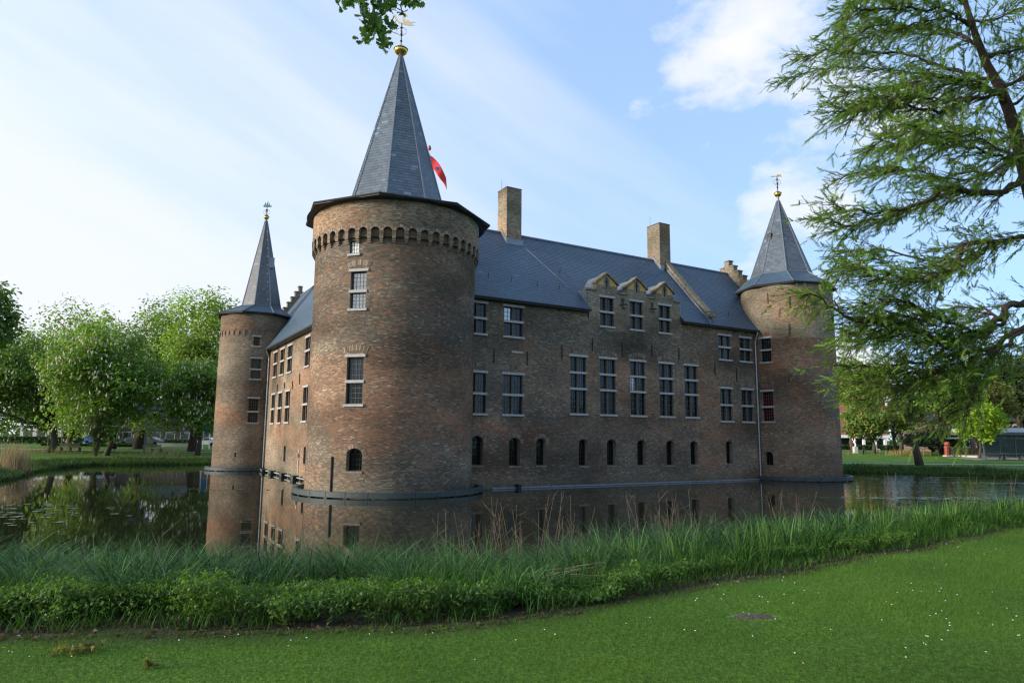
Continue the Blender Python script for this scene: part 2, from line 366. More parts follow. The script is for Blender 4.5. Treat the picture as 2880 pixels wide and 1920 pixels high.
def brick_list(s0, s1, z0, z1, ops, rowh, bl, lim=None):
    B = []; r = 0; z = z0
    while z < z1-0.02:
        za, zb = z+0.0045, min(z+rowh-0.0045, z1); zc = (za+zb)/2
        iv = [(s0, s1)] if lim is None else lim(zc)
        for o in ops:
            h = op_half(o, zc)
            if h: iv = clip_iv(iv, *h)
        off = (r % 2)*bl/2+random.uniform(-0.04, 0.04)
        for p, q in iv:
            x = p-off*0.5 if p == s0 else p
            while x < q-0.03:
                e = min(q, x+bl*random.choice((1.0, 1.0, 0.96, 1.06, 0.5, 0.52, 0.9)))
                if q-e < 0.05: e = q
                if e-x > 0.04: B.append((max(x, p)+0.002, e-0.002, za, zb))
                x = e
        z += rowh; r += 1
    return np.array(B)
def brick_cols(B, zone, seed, ops=()):
    """zone(s,z)-> weights (n,6) of the palette"""
    g = np.random.default_rng(seed); s = (B[:, 0]+B[:, 1])/2; z = (B[:, 2]+B[:, 3])/2
    w = zone(s, z); w = np.maximum(w, 0); w /= w.sum(1, keepdims=True); cw = np.cumsum(w, 1)
    k = (g.random(len(B))[:, None] > cw).sum(1).clip(0, 5)
    mean = w @ PAL; c = (PAL[k]*0.62+mean*0.38)*(0.90+0.20*g.random((len(B), 1)))
    damp = np.clip((0.75-z)/0.6, 0, 1)*np.clip(0.3+1.2*vnoise(s*0.8, z*2, seed+9, 3), 0, 1)          # algae and lime at the waterline
    c = c*(1-0.55*damp[:, None])+np.array((0.105, 0.110, 0.070))*0.55*damp[:, None]
    for o in ops:                                                                                     # run-off stains under the sills
        if o.get('rise', 0) == 0:
            u = (s-o['s0'])/(o['s1']-o['s0']); dz = o['z0']-z; ln = 0.5+1.3*vnoise(s*7+seed, 0*s+o['z0'], seed+3, 2)
            st = np.clip(1-dz/ln, 0, 1)*((dz > 0) & (u > -0.12) & (u < 1.12))*vnoise(s*9, 0*s+3.3, seed+4, 2); c *= (1-0.55*st)[:, None]
    pat = vnoise(s*0.16+3, z*0.30+seed, seed+11, 2)[:, None]; c = c*np.where(pat > 0.62, np.array((1.14, 0.96, 0.88)), np.where(pat < 0.36, np.array((0.90, 0.95, 1.0)), 1.0))
    soot = 0.16+1.30*vnoise(s*0.26+seed, z*0.55, seed+5, 4)[:, None]
    return c*soot
def brick_mesh(name, mp, B, C, depth=0.03, seed=1):
    g = np.random.default_rng(seed); n = len(B); o = 0.001+0.006*g.random(n); tilt = np.zeros((n, 4))
    s = B[:, [0, 1, 1, 0]]; z = B[:, [2, 2, 3, 3]]; sc = s.mean(1, keepdims=True); zc = z.mean(1, keepdims=True)
    fr = mp(sc+(s-sc)*0.99, zc+(z-zc)*0.97, o[:, None]+tilt); bk = mp(s, z, np.full_like(s, -depth))
    V = np.concatenate([fr, bk], 1).reshape(-1, 3); b = (np.arange(n)*8)[:, None]
    F = np.concatenate([b+np.array([q]) for q in ((0, 1, 2, 3), (3, 2, 6, 7), (1, 0, 4, 5))])
    return mesh_np(name, V, [F], M_BRICK, col=np.repeat(C, 8, 0))
def core(name, mp, s0, s1, z0, z1, ops, step, parent, rec=0.30, off=-0.003, lim_poly=None):
    """mortar surface with the openings cut out and their reveals"""
    S = sorted(set([s0, s1]+[o[k] for o in ops for k in ('s0', 's1')])); Z = sorted(set([z0, z1]+[o[k] for o in ops for k in ('z0', 'z1')]))
    S2 = [S[0]]
    for a, b in zip(S, S[1:]): S2 += list(np.linspace(a, b, max(1, math.ceil((b-a)/step))+1)[1:])
    V = []; F = []
    def quad(pts):
        k = len(V); V.extend(pts); F.append((k, k+1, k+2, k+3))
    def tri(pts):
        k = len(V); V.extend(pts); F.append((k, k+1, k+2))
    P = lambda s, z, o: tuple(mp(np.array(s), np.array(z), np.array(o)).tolist())
    for i in range(len(S2)-1):
        a, b = S2[i], S2[i+1]; m = (a+b)/2; run = None
        for j in range(len(Z)-1):
            zc = (Z[j]+Z[j+1])/2
            hit = any(o['s0'] < m < o['s1'] and o['z0'] < zc < o['z1'] for o in ops)
            if not hit: quad([P(a, Z[j], off), P(b, Z[j], off), P(b, Z[j+1], off), P(a, Z[j+1], off)])
    for o in ops:
        c = (o['s0']+o['s1'])/2; h = (o['s1']-o['s0'])/2; rise = o.get('rise', 0); zs = o['z1']-rise; out = [(o['s0'], o['z0'])]
        if rise:
            th = np.linspace(math.pi, 0, 11); out += [(c+h*math.cos(t), zs+rise*math.sin(t)) for t in th]
        else: out += [(o['s0'], o['z1']), (o['s1'], o['z1'])]
        out.append((o['s1'], o['z0']))
        r = o.get('rec', rec)
        segs = list(zip(out, out[1:]+out[:1]))
        if o.get('noreveal'): segs = [g for g in segs if not (g[0][1] == o['z1'] and g[1][1] == o['z1'])]
        for (a, za), (b, zb) in segs: quad([P(a, za, 0.002), P(b, zb, 0.002), P(b, zb, -r), P(a, za, -r)])
        if rise:
            arc = out[1:-1]
            for (a, za), (b, zb) in zip(arc, arc[1:]): quad([P(a, za, off), P(b, zb, off), P(b, o['z1'], off), P(a, o['z1'], off)])
    V = np.array(V); q = np.array([f for f in F if len(f) == 4])
    return obj(name, mesh_np(name, V, [q], M_MORTAR), parent)

def zone_fn(kind, seed):
    def f(s, z):
        n = len(s); w = np.tile(np.array([1.0, 0.42, 0.55, 0.30, 0.08, 0.05]), (n, 1))
        a = vnoise(s*0.45, z*0.8, seed, 4); b = vnoise(s*0.25+9, z*0.55, seed+1, 4)
        w[:, 4] += np.clip((a-0.58)*5, 0, 0.7); w[:, 1] += np.clip((a-0.52)*4, 0, 1.0)
        w[:, 2] += np.clip((b-0.50)*7, 0, 2.2); w[:, 3] += np.clip((0.46-b)*5, 0, 1.4)
        w[:, 5] += np.clip((0.40-a)*1.4, 0, 0.25)
        if kind == 'T0':
            red = np.exp(-((z-12.1)/0.6)**2)+0.8*np.exp(-((z-4.0)/0.6)**2)*1.0; w[:, 1] += 1.2*red; w[:, 4] += 0.55*red
            w[:, 3] += 2.6*(z > 14.3); w[:, 2] *= np.where(z > 14.3, 0.5, 1); w[:, 3] += 0.35*(z < 2.2); w[:, 5] += 0.10*(z < 2.2)
            w[:, 2] += 1.0*np.exp(-((z-8.2)/1.2)**2)
        if kind == 'T2':
            w[:, 3] += 3.2*(z > 11.0); w[:, 5] += 0.5*(z > 11.0); w[:, 2] *= np.where(z > 11.0, 0.35, 1)
            w[:, 4] += 1.4*((z > 8.6) & (z < 11.0)); w[:, 1] += 1.0*((z > 8.6) & (z < 11.0)); w[:, 1] += 0.6*(z < 4)
        if kind == 'T1':
            w[:, 3] += 1.4; w[:, 0] += 0.6; w[:, 2] *= 0.5; w[:, 4] += 0.9*np.exp(-((z-5.2)/1.0)**2)
        if kind == 'L':
            w[:, 3] += 2.0; w[:, 1] += 0.7; w[:, 2] *= 0.25; w[:, 5] += 0.15; w[:, 4] += 0.25
        if kind == 'R':
            w[:, 2] += 0.35; w[:, 1] += 0.5*np.exp(-((z-5.6)/0.5)**2); w[:, 3] += 0.15
        if kind == 'G':
            w[:, 3] += 3.0; w[:, 5] += 0.35; w[:, 2] *= 0.7
        return w
    return f

def orient_window(mp_pt, D, Nn): return mp_pt, D, Nn
def window(P, D, Nn, w, zs, parent, pane_mats=None, grid=(2, 3), lights=2, style='cross', lintel=True, label=None, rise=0.0, rec=0.17):
    """P point on the wall line at the opening's centre (z=0); zs = sill, transoms..., lintel heights.
    window (stone or wooden frame) > pane per light, glazing bars, sill, transom, lintel"""
    P = np.asarray(P, float); h = w/2; z0, z1 = zs[0], zs[-1]
    f = MB(); t = 0.06; fr = lambda a0, a1, o0, o1, c0, c1, m: m.frame_box(P, D, Nn, UP, a0, a1, o0, o1, c0, c1)
    fr(-h+0.002, -h+t, -rec-0.06, -rec+0.03, z0, z1, f); fr(h-t, h-0.002, -rec-0.06, -rec+0.03, z0, z1, f)
    fr(-h+t, h-t, -rec-0.06, -rec+0.03, z0+0.001, z0+t, f); fr(-h+t, h-t, -rec-0.06, -rec+0.03, z1-t, z1-0.001, f)
    win = f.build('window', M_FRAME, parent)
    if label: win['label'] = label
    if lights == 2:
        m = MB(); fr(-0.075, 0.075, -rec-0.05, -rec+0.11, z0+0.003, z1-0.003, m); m.build('mullion', M_MULL, win)
    cols = [(-h+t, -0.075), (0.075, h-t)] if lights == 2 else [(-h+t, h-t)]
    bars = MB(); k = 0
    for i, (za, zb) in enumerate(zip(zs, zs[1:])):
        if i > 0:
            m = MB(); fr(-h-0.07, h+0.07, -rec+0.02, 0.055, za-0.075, za+0.075, m); m.build('transom', M_STONE, win)
        pa, pb = (za+(0.075 if i else t)), (zb-(0.075 if i < len(zs)-2 else t))
        for (a, b) in cols:
            pm = (pane_mats[k % len(pane_mats)] if pane_mats else M_GLASS); k += 1
            g = MB(); e = random.uniform(-0.006, 0.006); e2 = random.uniform(-0.005, 0.005)
            V = [P+D*a+Nn*(-rec-0.02+e)+UP*pa, P+D*b+Nn*(-rec-0.02-e)+UP*pa, P+D*b+Nn*(-rec-0.02-e+e2)+UP*pb, P+D*a+Nn*(-rec-0.02+e+e2)+UP*pb]
            g.prism(V, -Nn*0.012); g.build('pane', pm, win)
            for q in range(1, grid[0]): x = a+(b-a)*q/grid[0]; fr(x-0.008, x+0.008, -rec-0.012, -rec+0.006, pa, pb, bars)
            for q in range(1, grid[1]): z = pa+(pb-pa)*q/grid[1]; fr(a, b, -rec-0.011, -rec+0.005, z-0.008, z+0.008, bars)
    if bars.v: bars.build('glazing_bars', M_LEADBAR if style != 'grille' else M_IRON, win)
    if style == 'cross':
        m = MB(); fr(-h-0.10, h+0.10, -rec, 0.085, z0-0.13, z0-0.002, m); m.build('sill', M_STONE, win)
        if lintel: m = MB(); fr(-h-0.12, h+0.12, -rec, 0.06, z1+0.002, z1+0.15, m); m.build('lintel', M_STONE, win)
    elif style == 'grille':
        m = MB(); fr(-h-0.04, h+0.04, -rec, 0.05, z0-0.10, z0-0.003, m); m.build('sill', M_MORTAR, win)
    return win

def voussoirs(mp, sc, zb, w, hgt, n, rad):
    """fan of bricks over an opening: returns quads (V per brick 8) as arrays"""
    th = np.linspace(-1, 1, n); half = w/2; A = math.asin(min(0.99, half/rad)); V = []
    for t in th:
        a = t*A; bw = 0.035
        for o in (0.022, -0.03):
            for (q, e) in ((-1, 0), (1, 0), (1, 1), (-1, 1)):
                r = rad+e*hgt; x = sc+r*math.sin(a)+q*bw*(1+0.25*e)*math.cos(a); z = zb-rad*math.cos(A)+r*math.cos(a)-q*bw*math.sin(a)
                V.append(mp(np.array(x), np.array(z), np.array(o)))
    V = np.array(V); b = (np.arange(n)*8)[:, None]
    F = np.concatenate([b+np.array([q]) for q in ((0, 1, 2, 3), (3, 2, 6, 7), (1, 0, 4, 5), (0, 3, 7, 4), (2, 1, 5, 6))])
    return V, F
def add_arches(name, mp, lst, parent, base=(0.19, 0.14, 0.095)):
    Vs = []; Fs = []; n = 0; Cs = []
    for a in lst:
        V, F = voussoirs(mp, *a); Vs.append(V); Fs.append(F+n); n += len(V)
        Cs.append(np.repeat(np.array(base)*(0.55+0.9*rng.random((len(V)//8, 1))), 8, 0))
    o = obj(name, mesh_np(name, np.vstack(Vs), [np.vstack(Fs)], M_BRICK, col=np.vstack(Cs)), parent); o['kind'] = 'stuff'; return o

# --- the walls of the two wings
def win_ops(lst, rise=0): return [dict(s0=a, s1=b, z0=z[0], z1=z[-1], rise=rise, rec=0.30) for a, b, z in lst]
ZL2 = (4.55, 5.75, 7.02); ZT = (4.72, 6.35, 7.43, 8.50); ZL3 = (4.50, 5.70, 6.95)
RW = [(-1.40, -0.10, ZL2), (1.11, 2.55, ZL2)] + [(a, b, ZT) for a, b in ((6.26, 7.57), (8.75, 10.10), (11.43, 12.78), (14.15, 15.46), (16.64, 17.94))] + \
     [(20.32, 21.60, ZL3), (22.70, 23.98, ZL3), (20.33, 21.62, (9.25, 10.18, 11.08)), (22.68, 23.98, (9.25, 10.18, 11.08)),
      (-1.35, -0.15, (9.48, 10.42, 11.36)), (1.16, 2.53, (9.48, 10.42, 11.36))]
RD = [(8.82, 10.01, (10.82, 11.80, 12.82)), (11.53, 12.67, (10.82, 11.80, 12.82)), (14.22, 15.35, (10.82, 11.80, 12.82))]
RS = [(-1.12, -0.24, (1.42, 3.20)), (1.58, 2.39, (1.35, 3.09)), (3.59, 4.33, (1.35, 3.07)), (6.93, 7.65, (1.29, 3.03)), (9.28, 10.06, (1.28, 3.03)),
      (11.94, 12.71, (1.25, 3.0)), (14.66, 15.42, (1.22, 2.98)), (17.03, 17.77, (1.22, 2.96)), (20.76, 21.46, (1.26, 3.0))]
opsR = win_ops(RW)+win_ops(RD)+[dict(s0=a, s1=b, z0=z[0], z1=z[1], rise=(b-a)*0.42, rec=0.42) for a, b, z in RS]
mpR = flat_map(PR, DR, NR); mpL = flat_map(PL, DL, NL)
EAVE_R = 12.1; EAVE_L = 11.35
SR0, SR1 = -4.5, 27.5; SL0, SL1 = -9.0, 22.0
GB = [(8.53, 9.40, 10.36), (11.24, 12.13, 13.06), (13.96, 14.83, 15.70)]       # gable left, peak, right
def limR(z):
    if z < EAVE_R: return [(-3.0, 26.0)]
    if z < 13.22: return [(7.72, 16.34)]
    out = []
    for a, p, b in GB:
        if z < 13.80: out.append((a, b))
        elif z < 14.45: k = (z-13.80)/0.75; out.append((a+(p-a)*k, b-(b-p)*k))
    return out
wallR = core('wall', mpR, SR0, SR1, -1.0, EAVE_R, [o for o in opsR if o['z1'] <= EAVE_R]+[dict(o, z1=EAVE_R, noreveal=1) for o in opsR if o['z1'] > EAVE_R], 4.0, castle)
BR = brick_list(-3.0, 26.0, -0.2, 14.5, opsR, 0.066, 0.215, limR)
cR = brick_cols(BR, zone_fn('R', 21), 21, opsR)
zc = (BR[:, 2]+BR[:, 3])/2; sc = (BR[:, 0]+BR[:, 1])/2
gm = (zc > 10.6+0.6*(vnoise(sc*0.9, zc*0.9, 4)-0.5)) & (sc > 7.6) & (sc < 16.4)
cR[gm] = brick_cols(BR[gm], zone_fn('G', 22), 22)*1.05
o = obj('brickwork', brick_mesh('brickwork', mpR, BR, cR, seed=3), wallR); o['kind'] = 'stuff'
add_arches('relieving_arches', mpR, [((a+b)/2, z[-1]+0.20, (b-a)+0.1, 0.26, 15, (b-a)*1.1) for a, b, z in RW if z is not RD]+
           [((a+b)/2, z[1]-(b-a)*0.42+0.05, (b-a)+0.08, 0.20, 13, (b-a)*0.56) for a, b, z in RS], wallR, (0.20, 0.155, 0.115))
LWIN = [(a, b, z) for z in ((8.18, 9.30, 10.28), (4.18, 5.37, 6.60)) for a, b in ((10.95, 12.40), (8.2, 9.7), (5.45, 7.0), (-0.15, 1.25))]
LSL = [(5.95, 6.70, (1.08, 2.33)), (-0.38, 0.32, (1.12, 2.36))]
opsL = win_ops(LWIN)+[dict(s0=a, s1=b, z0=z[0], z1=z[1], rise=0.25, rec=0.45) for a, b, z in LSL]
wallL = core('wall', mpL, SL0, SL1, -1.0, EAVE_L, opsL, 4.0, castle)
BL = brick_list(-3.0, 16.5, -0.2, EAVE_L, opsL, 0.070, 0.23)
o = obj('brickwork', brick_mesh('brickwork', mpL, BL, brick_cols(BL, zone_fn('L', 31), 31, opsL)*1.05, seed=4), wallL); o['kind'] = 'stuff'
# backs and ends of the two wings, so the volumes are closed
def closed(P, D, Nn, s0, s1, dep, z1, ridge_w, ridge_z):
    m = MB(); inn = -Nn
    for w0, w1, sa, sb in ((dep-0.3, dep, s0, s1),):
        m.frame_box(P, D, inn, UP, sa, sb, w0, w1, -1.0, z1)
    for s in (s0+0.02, s1-0.42):
        poly = [P+D*s+inn*0.02-UP, P+D*s+inn*(dep-0.02)-UP, P+D*s+inn*(dep-0.02)+UP*z1, P+D*s+inn*ridge_w+UP*(ridge_z-0.25), P+D*s+inn*0.02+UP*z1]
        m.prism(poly, D*0.4)
    m.build('rear_wall', M_MORTAR, castle)
RWW, RWZ = 5.3, 17.9; LWW, LWZ = 4.2, 17.55
closed(PR, DR, NR, SR0, SR1, 2*RWW, EAVE_R, RWW, RWZ); closed(PL, DL, NL, SL0, SL1, 2*LWW, EAVE_L, LWW, LWZ)
# light-tight inner shells behind the dormer front
for i, (a, b, z) in enumerate(RW):
    c = (a+b)/2; pm = None
    if i == 0: pm = [M_GLASS_A, M_GLASS_A, M_GLASS_A, M_GLASS_A]
    elif i == 1: pm = [M_GLASS_A, M_GLASS, M_GLASS_A, M_GLASS_B]
    elif 2 <= i <= 6: pm = [M_GLASS, M_GLASS_B if i != 4 else M_GLASS, M_GLASS, M_GLASS_B, M_GLASS, M_GLASS_B]; pm = [M_GLASS, M_GLASS, M_GLASS, M_GLASS_B, M_GLASS, M_GLASS_B]
    elif i in (7, 8): pm = [M_GLASS, M_GLASS_B]
    if i == 4: pm = [M_GLASS, M_GLASS, M_GLASS_S, M_GLASS_B, M_GLASS, M_GLASS_B]
    if i == 3: pm = [M_GLASS, M_GLASS_B, M_GLASS, M_GLASS_B, M_GLASS, M_GLASS]
    if i == 12: pm = [M_GLASS, M_GLASS, M_GLASS_S, M_GLASS]
    if i in (9, 10): pm = [M_GLASS_B, M_GLASS, M_GLASS, M_GLASS_G]
    g = (3, 4) if i < 9 else (2, 3)
    window(PR+DR*c, DR, NR, b-a, z, castle, pm, grid=g)
for a, b, z in RD: window(PR+DR*((a+b)/2), DR, NR, b-a, z, castle, None, grid=(3, 4))
for a, b, z in RS: window(PR+DR*((a+b)/2), DR, NR, (b-a)*0.98, (z[0], z[1]-0.02), castle, None, grid=(4, 6), lights=1, style='grille', rec=0.34)
for a, b, z in LWIN: window(PL+DL*((a+b)/2), DL, NL, b-a, z, castle, None, grid=(2, 3))
for a, b, z in LSL: window(PL+DL*((a+b)/2), DL, NL, (b-a)*0.98, (z[0], z[1]-0.02), castle, None, grid=(3, 4), lights=1, style='grille', rec=0.36)
# wall anchors
def anchor(P, D, Nn, s, za, zb, cross=False):
    m = MB(); p = P+D*s; m.frame_box(p, D, Nn, UP, -0.022, 0.022, 0.02, 0.075, min(za, zb), max(za, zb))
    zz = (za+zb)/2; m.frame_box(p, D, Nn, UP, -0.05, 0.05, 0.015, 0.05, zz-0.05, zz+0.05)
    if cross: m.frame_box(p, D, Nn, UP, -0.14, 0.14, 0.021, 0.06, zz+0.06, zz+0.11)
    m.build('wall_anchor', M_IRON, castle)
for s, a, b in ((-1.14, 8.4, 9.55), (0.43, 7.7, 8.6), (2.88, 7.7, 8.58), (5.57, 8.22, 9.17), (8.1, 8.99, 9.89), (10.71, 8.76, 9.8), (13.46, 8.98, 9.8),
                (16.1, 8.9, 9.82), (19.8, 7.91, 8.91), (22.18, 7.57, 8.45), (5.35, 11.45, 11.85), (7.78, 11.2, 11.9)): anchor(PR, DR, NR, s, a, b)
for a, p, b in GB: anchor(PR, DR, NR, p, 13.55, 14.28, True)
for s, a, b in ((13.45, 10.62, 11.1), (10.8, 10.47, 11.0), (7.74, 10.45, 10.93), (10.2, 6.8, 7.44), (7.5, 6.9, 7.4), (4.7, 6.67, 7.34), (2.45, 6.91, 7.8)): anchor(PL, DL, NL, s, a, b)
m = MB(); m.frame_box(PR+DR*2.13, DR, NR, UP, -0.42, 0.42, 0.0, 0.04, 8.42, 8.54); m.build('stone_band', M_STONE, castle)
# dormer front above the eaves: brick core, copings, plaster fields, spouts
dm = MB()
dm.frame_box(PR, DR, NR, UP, 7.72, 8.82, -0.45, -0.006, EAVE_R-0.01, 13.22)
for a, b in ((10.01, 11.53), (12.67, 14.22), (15.35, 16.34)): dm.frame_box(PR, DR, NR, UP, a, b, -0.45, -0.006, EAVE_R-0.01, 13.22)
for (a, b, z) in RD: dm.frame_box(PR, DR, NR, UP, a, b, -0.45, -0.006, z[-1], 13.22)
for a, p, b in GB: dm.prism([PR+DR*q+UP*z-NR*0.006 for q, z in ((a, 13.22), (b, 13.22), (b, 13.82), (p, 14.5), (a, 13.82))], -NR*0.43)
dorm = dm.build('dormer_front', M_MORTAR, castle)
cp = MB()
for a, b in ((7.64, 8.53), (10.36, 11.24), (13.06, 13.96), (15.70, 16.42)): cp.frame_box(PR, DR, NR, UP, a, b, -0.50, 0.09, 13.22, 13.34)
cp.build('shoulder_coping', M_COPING, dorm)
for a, p, b in GB:
    g = MB()
    for (x0, x1) in ((a-0.10, p), (b+0.10, p)):
        g.prism([PR+DR*x+UP*z+NR*0.12 for x, z in ((x0, 13.78), (x1, 14.52), (x1, 14.68), (x0, 13.93))], -NR*0.62)
    g.build('gable_coping', M_COPING, dorm)
    for (x0, x1) in ((a+0.10, p-0.27), (b-0.10, p+0.27)):
        zt = 13.82+0.66*abs(x1-x0+0.0)/abs(p-x0); g = MB(); s = 1 if x1 > x0 else -1
        g.prism([PR+DR*x+UP*z+NR*0.03 for x, z in ((x0, 13.66), (x1, 13.66), (x1, zt), (x0+0.02*s, 13.83))], -NR*0.05); g.build('plaster_field', M_PLASTER, dorm)
for s, z in ((10.82, 12.52), (13.58, 12.50)):
    g = MB(); g.frame_box(PR+DR*s, DR, NR, UP, -0.22, 0.22, 0.0, 0.42, z-0.06, z+0.04); g.frame_box(PR+DR*s, DR, NR, UP, -0.10, 0.10, 0.0, 0.26, z-0.28, z-0.06)
    g.build('stone_spout', M_COPING, dorm)
    g = MB(); g.frame_box(PR+DR*s, DR, NR, UP, -0.11, 0.11, 0.012, 0.03, z+0.05, z+0.42); g.build('outlet_niche', M_IRON, dorm)

# --- slated roof planes: slates as real overlapping pieces
def slates_quad(A, B, Cc, Dd, rowh, sw, seed):
    """slates over the quad A,B (lower edge) Dd,Cc (upper edge); returns (centre, x-axis, up-slope axis, normal, w, h)"""
    A, B, Cc, Dd = (np.asarray(q, float) for q in (A, B, Cc, Dd)); out = []
    hgt = np.linalg.norm((Dd+Cc)/2-(A+B)/2); rows = max(1, int(hgt/rowh)); g = np.random.default_rng(seed)
    for r in range(rows):
        t0 = r/rows; t1 = (r+1)/rows; a = A+(Dd-A)*t0; b = B+(Cc-B)*t0; a1 = A+(Dd-A)*t1; b1 = B+(Cc-B)*t1
        wlow = np.linalg.norm(b-a); h = wlow/2; k0 = math.floor(-h/sw)-1; edges = [0.0]
        x = -h+sw*g.uniform(0.2, 1.0)
        while x < h-0.06:
            if x > -h+0.06: edges.append((x+h)/wlow)
            x += sw*g.uniform(0.72, 1.3)
        edges.append(1.0)
        for e0, e1 in zip(edges, edges[1:]):
            if (e1-e0)*wlow < 0.05: continue
            out.append((a+(b-a)*e0, a+(b-a)*e1, a1+(b1-a1)*e1, a1+(b1-a1)*e0))
    return np.array(out)
def slate_geo(Q, Nrm, seed, lift=0.012, gap=0.010):
    g = np.random.default_rng(seed); n = len(Q); c = Q.mean(1, keepdims=True); Q = c+(Q-c)*(1-gap)
    li = lift*Nrm[:, None, :]
    top = Q.copy(); top[:, :2] += li; top[:, 2:] += 0.001*Nrm[:, None, :]
    bot = Q-0.02*Nrm[:, None, :]; V = np.concatenate([top, bot], 1).reshape(-1, 3); b = (np.arange(n)*8)[:, None]
    F = np.concatenate([b+np.array([q]) for q in ((0, 1, 2, 3), (1, 0, 4, 5), (0, 3, 7, 4), (2, 1, 5, 6))])
    return V, F
def slate_cols(n, seed, base, var=0.10, pale=0.004):
    g = np.random.default_rng(seed); c = np.array(base)*(1-var+2*var*g.random((n, 1))); k = g.random(n) < pale; c[k] = c[k]*1.6+0.01
    c[:, 2] *= 0.97+0.06*g.random(n); return c
SL_DARK = (0.050, 0.084, 0.118); SL_OLD = (0.062, 0.074, 0.086)
def roof_plane(quads, seed, base, parent, rowh=0.2, sw=0.36, name='slates'):
    Vs = []; Fs = []; Cs = []; n = 0
    for i, q in enumerate(quads):
        Q = slates_quad(*q, rowh, sw, seed+i); A, B, C2, D2 = (np.asarray(k, float) for k in q)
        nr = np.cross(B-A, D2-A if np.linalg.norm(D2-A) > 0.01 else C2-A); nr /= np.linalg.norm(nr)
        if nr[2] < 0: nr = -nr
        V, F = slate_geo(Q, np.repeat(nr[None], len(Q), 0), seed+i); Vs.append(V); Fs.append(F+n); n += len(V)
        Cs.append(np.repeat(slate_cols(len(Q), seed+i, base)*(0.84+0.32*vnoise(Q[:, 0, 0]*0.22, Q[:, 0, 2]*0.4, seed+i, 2))[:, None], 8, 0))
    o = obj(name, mesh_np(name, np.vstack(Vs), [np.vstack(Fs)], M_SLATE, col=np.vstack(Cs)), parent); o['kind'] = 'stuff'; return o
def wing_roof(P, D, Nn, s0, s1, w, ze, zr, seed, gap=None):
    inn = -Nn; e = -0.42; ov = ze-0.42*(zr-ze)/w+0.10
    a, b = P+D*s0+inn*e+UP*ov, P+D*s1+inn*e+UP*ov; c, d_ = P+D*s1+inn*w+UP*(zr+0.05), P+D*s0+inn*w+UP*(zr+0.05)
    a2, b2 = P+D*s1+inn*(2*w-e)+UP*ov, P+D*s0+inn*(2*w-e)+UP*ov
    segs = [(s0, s1, e)] if gap is None else [(s0, gap[0], e), (gap[0], gap[1], 0.40), (gap[1], s1, e)]
    m = MB(); lift = UP*0.012; Q = []
    for sa, sb, ee in segs:
        zz = ze+ee*(zr-ze)/w+0.10; A = P+D*sa+inn*ee+UP*zz; B = P+D*sb+inn*ee+UP*zz; Cq = P+D*sb+inn*w+UP*(zr+0.05); Dq = P+D*sa+inn*w+UP*(zr+0.05)
        m.add([A, B, Cq, Dq, A-UP*0.14, B-UP*0.14, Cq-UP*0.2, Dq-UP*0.2], [(0, 1, 2, 3), (7, 6, 5, 4), (0, 4, 5, 1), (0, 3, 7, 4), (1, 5, 6, 2)]); Q.append((A+lift, B+lift, Cq+lift, Dq+lift))
    m.add([a2, b2, d_, c], [(0, 1, 2, 3)]); Q.append((a2+lift, b2+lift, d_+lift, c+lift))
    r = m.build('roof', M_DARKROOF, castle)
    roof_plane(Q, seed, SL_DARK, r)
    t = MB(); t.tube([d_+UP*0.06, c+UP*0.06], 0.09, 8); t.build('ridge_roll', M_LEAD, r)
    return r
roofR = wing_roof(PR, DR, NR, SR0, SR1, RWW, EAVE_R, RWZ, 50, (7.71, 16.35))
roofL = wing_roof(PL, DL, NL, SL0, SL1, LWW, EAVE_L, LWZ, 60)
slopeR = (RWZ-EAVE_R)/RWW; slopeL = (LWZ-EAVE_L)/LWW
def gutter(P, D, Nn, s0, s1, z):
    m = MB(); n = 8; pr = [(0.42+0.11*math.cos(t), z-0.02-0.11*math.sin(t)) for t in np.linspace(0, math.pi, n)]
    V = [P+D*s+Nn*o+UP*q for s in (s0, s1) for o, q in pr]; m.add(V, [(i, i+1, n+i+1, n+i) for i in range(n-1)])
    m.frame_box(P, D, Nn, UP, s0, s1, 0.02, 0.31, z-0.16, z-0.06)
    return m.build('gutter', M_GUTTER, castle)
gutter(PR, DR, NR, SR0+2, 7.70, EAVE_R-0.32); gutter(PR, DR, NR, 16.38, 25.0, EAVE_R-0.32); gutter(PL, DL, NL, SL0+4, 14.2, EAVE_L-0.5)
# lightning wire and snow hooks on the long roof
def on_roof(s, w): return PR+DR*s-NR*w+UP*(EAVE_R+slopeR*w+0.14)
t = MB(); t.tube([on_roof(7.55, 0.15), on_roof(4.6, 5.2)], 0.010, 5); t.build('lightning_wire', M_LEAD, roofR)
t = MB(); t.tube([on_roof(26.0, 0.6), on_roof(20.9, 5.0)], 0.009, 5); t.build('lightning_wire', M_LEAD, roofR)
for s, w in ((0.5, 1.0), (2.2, 0.95), (4.2, 0.9), (6.0, 0.9), (7.0, 2.3), (16.9, 0.7), (22.2, 0.6), (20.6, 0.5), (24.2, 0.9)):
    h = MB(); p = on_roof(s, w); h.tube([p-UP*0.1, p+NR*0.02+UP*0.10, p+NR*0.10+UP*0.26, p+NR*0.03+UP*0.34], 0.018, 5); h.build('snow_hook', M_IRON, roofR)
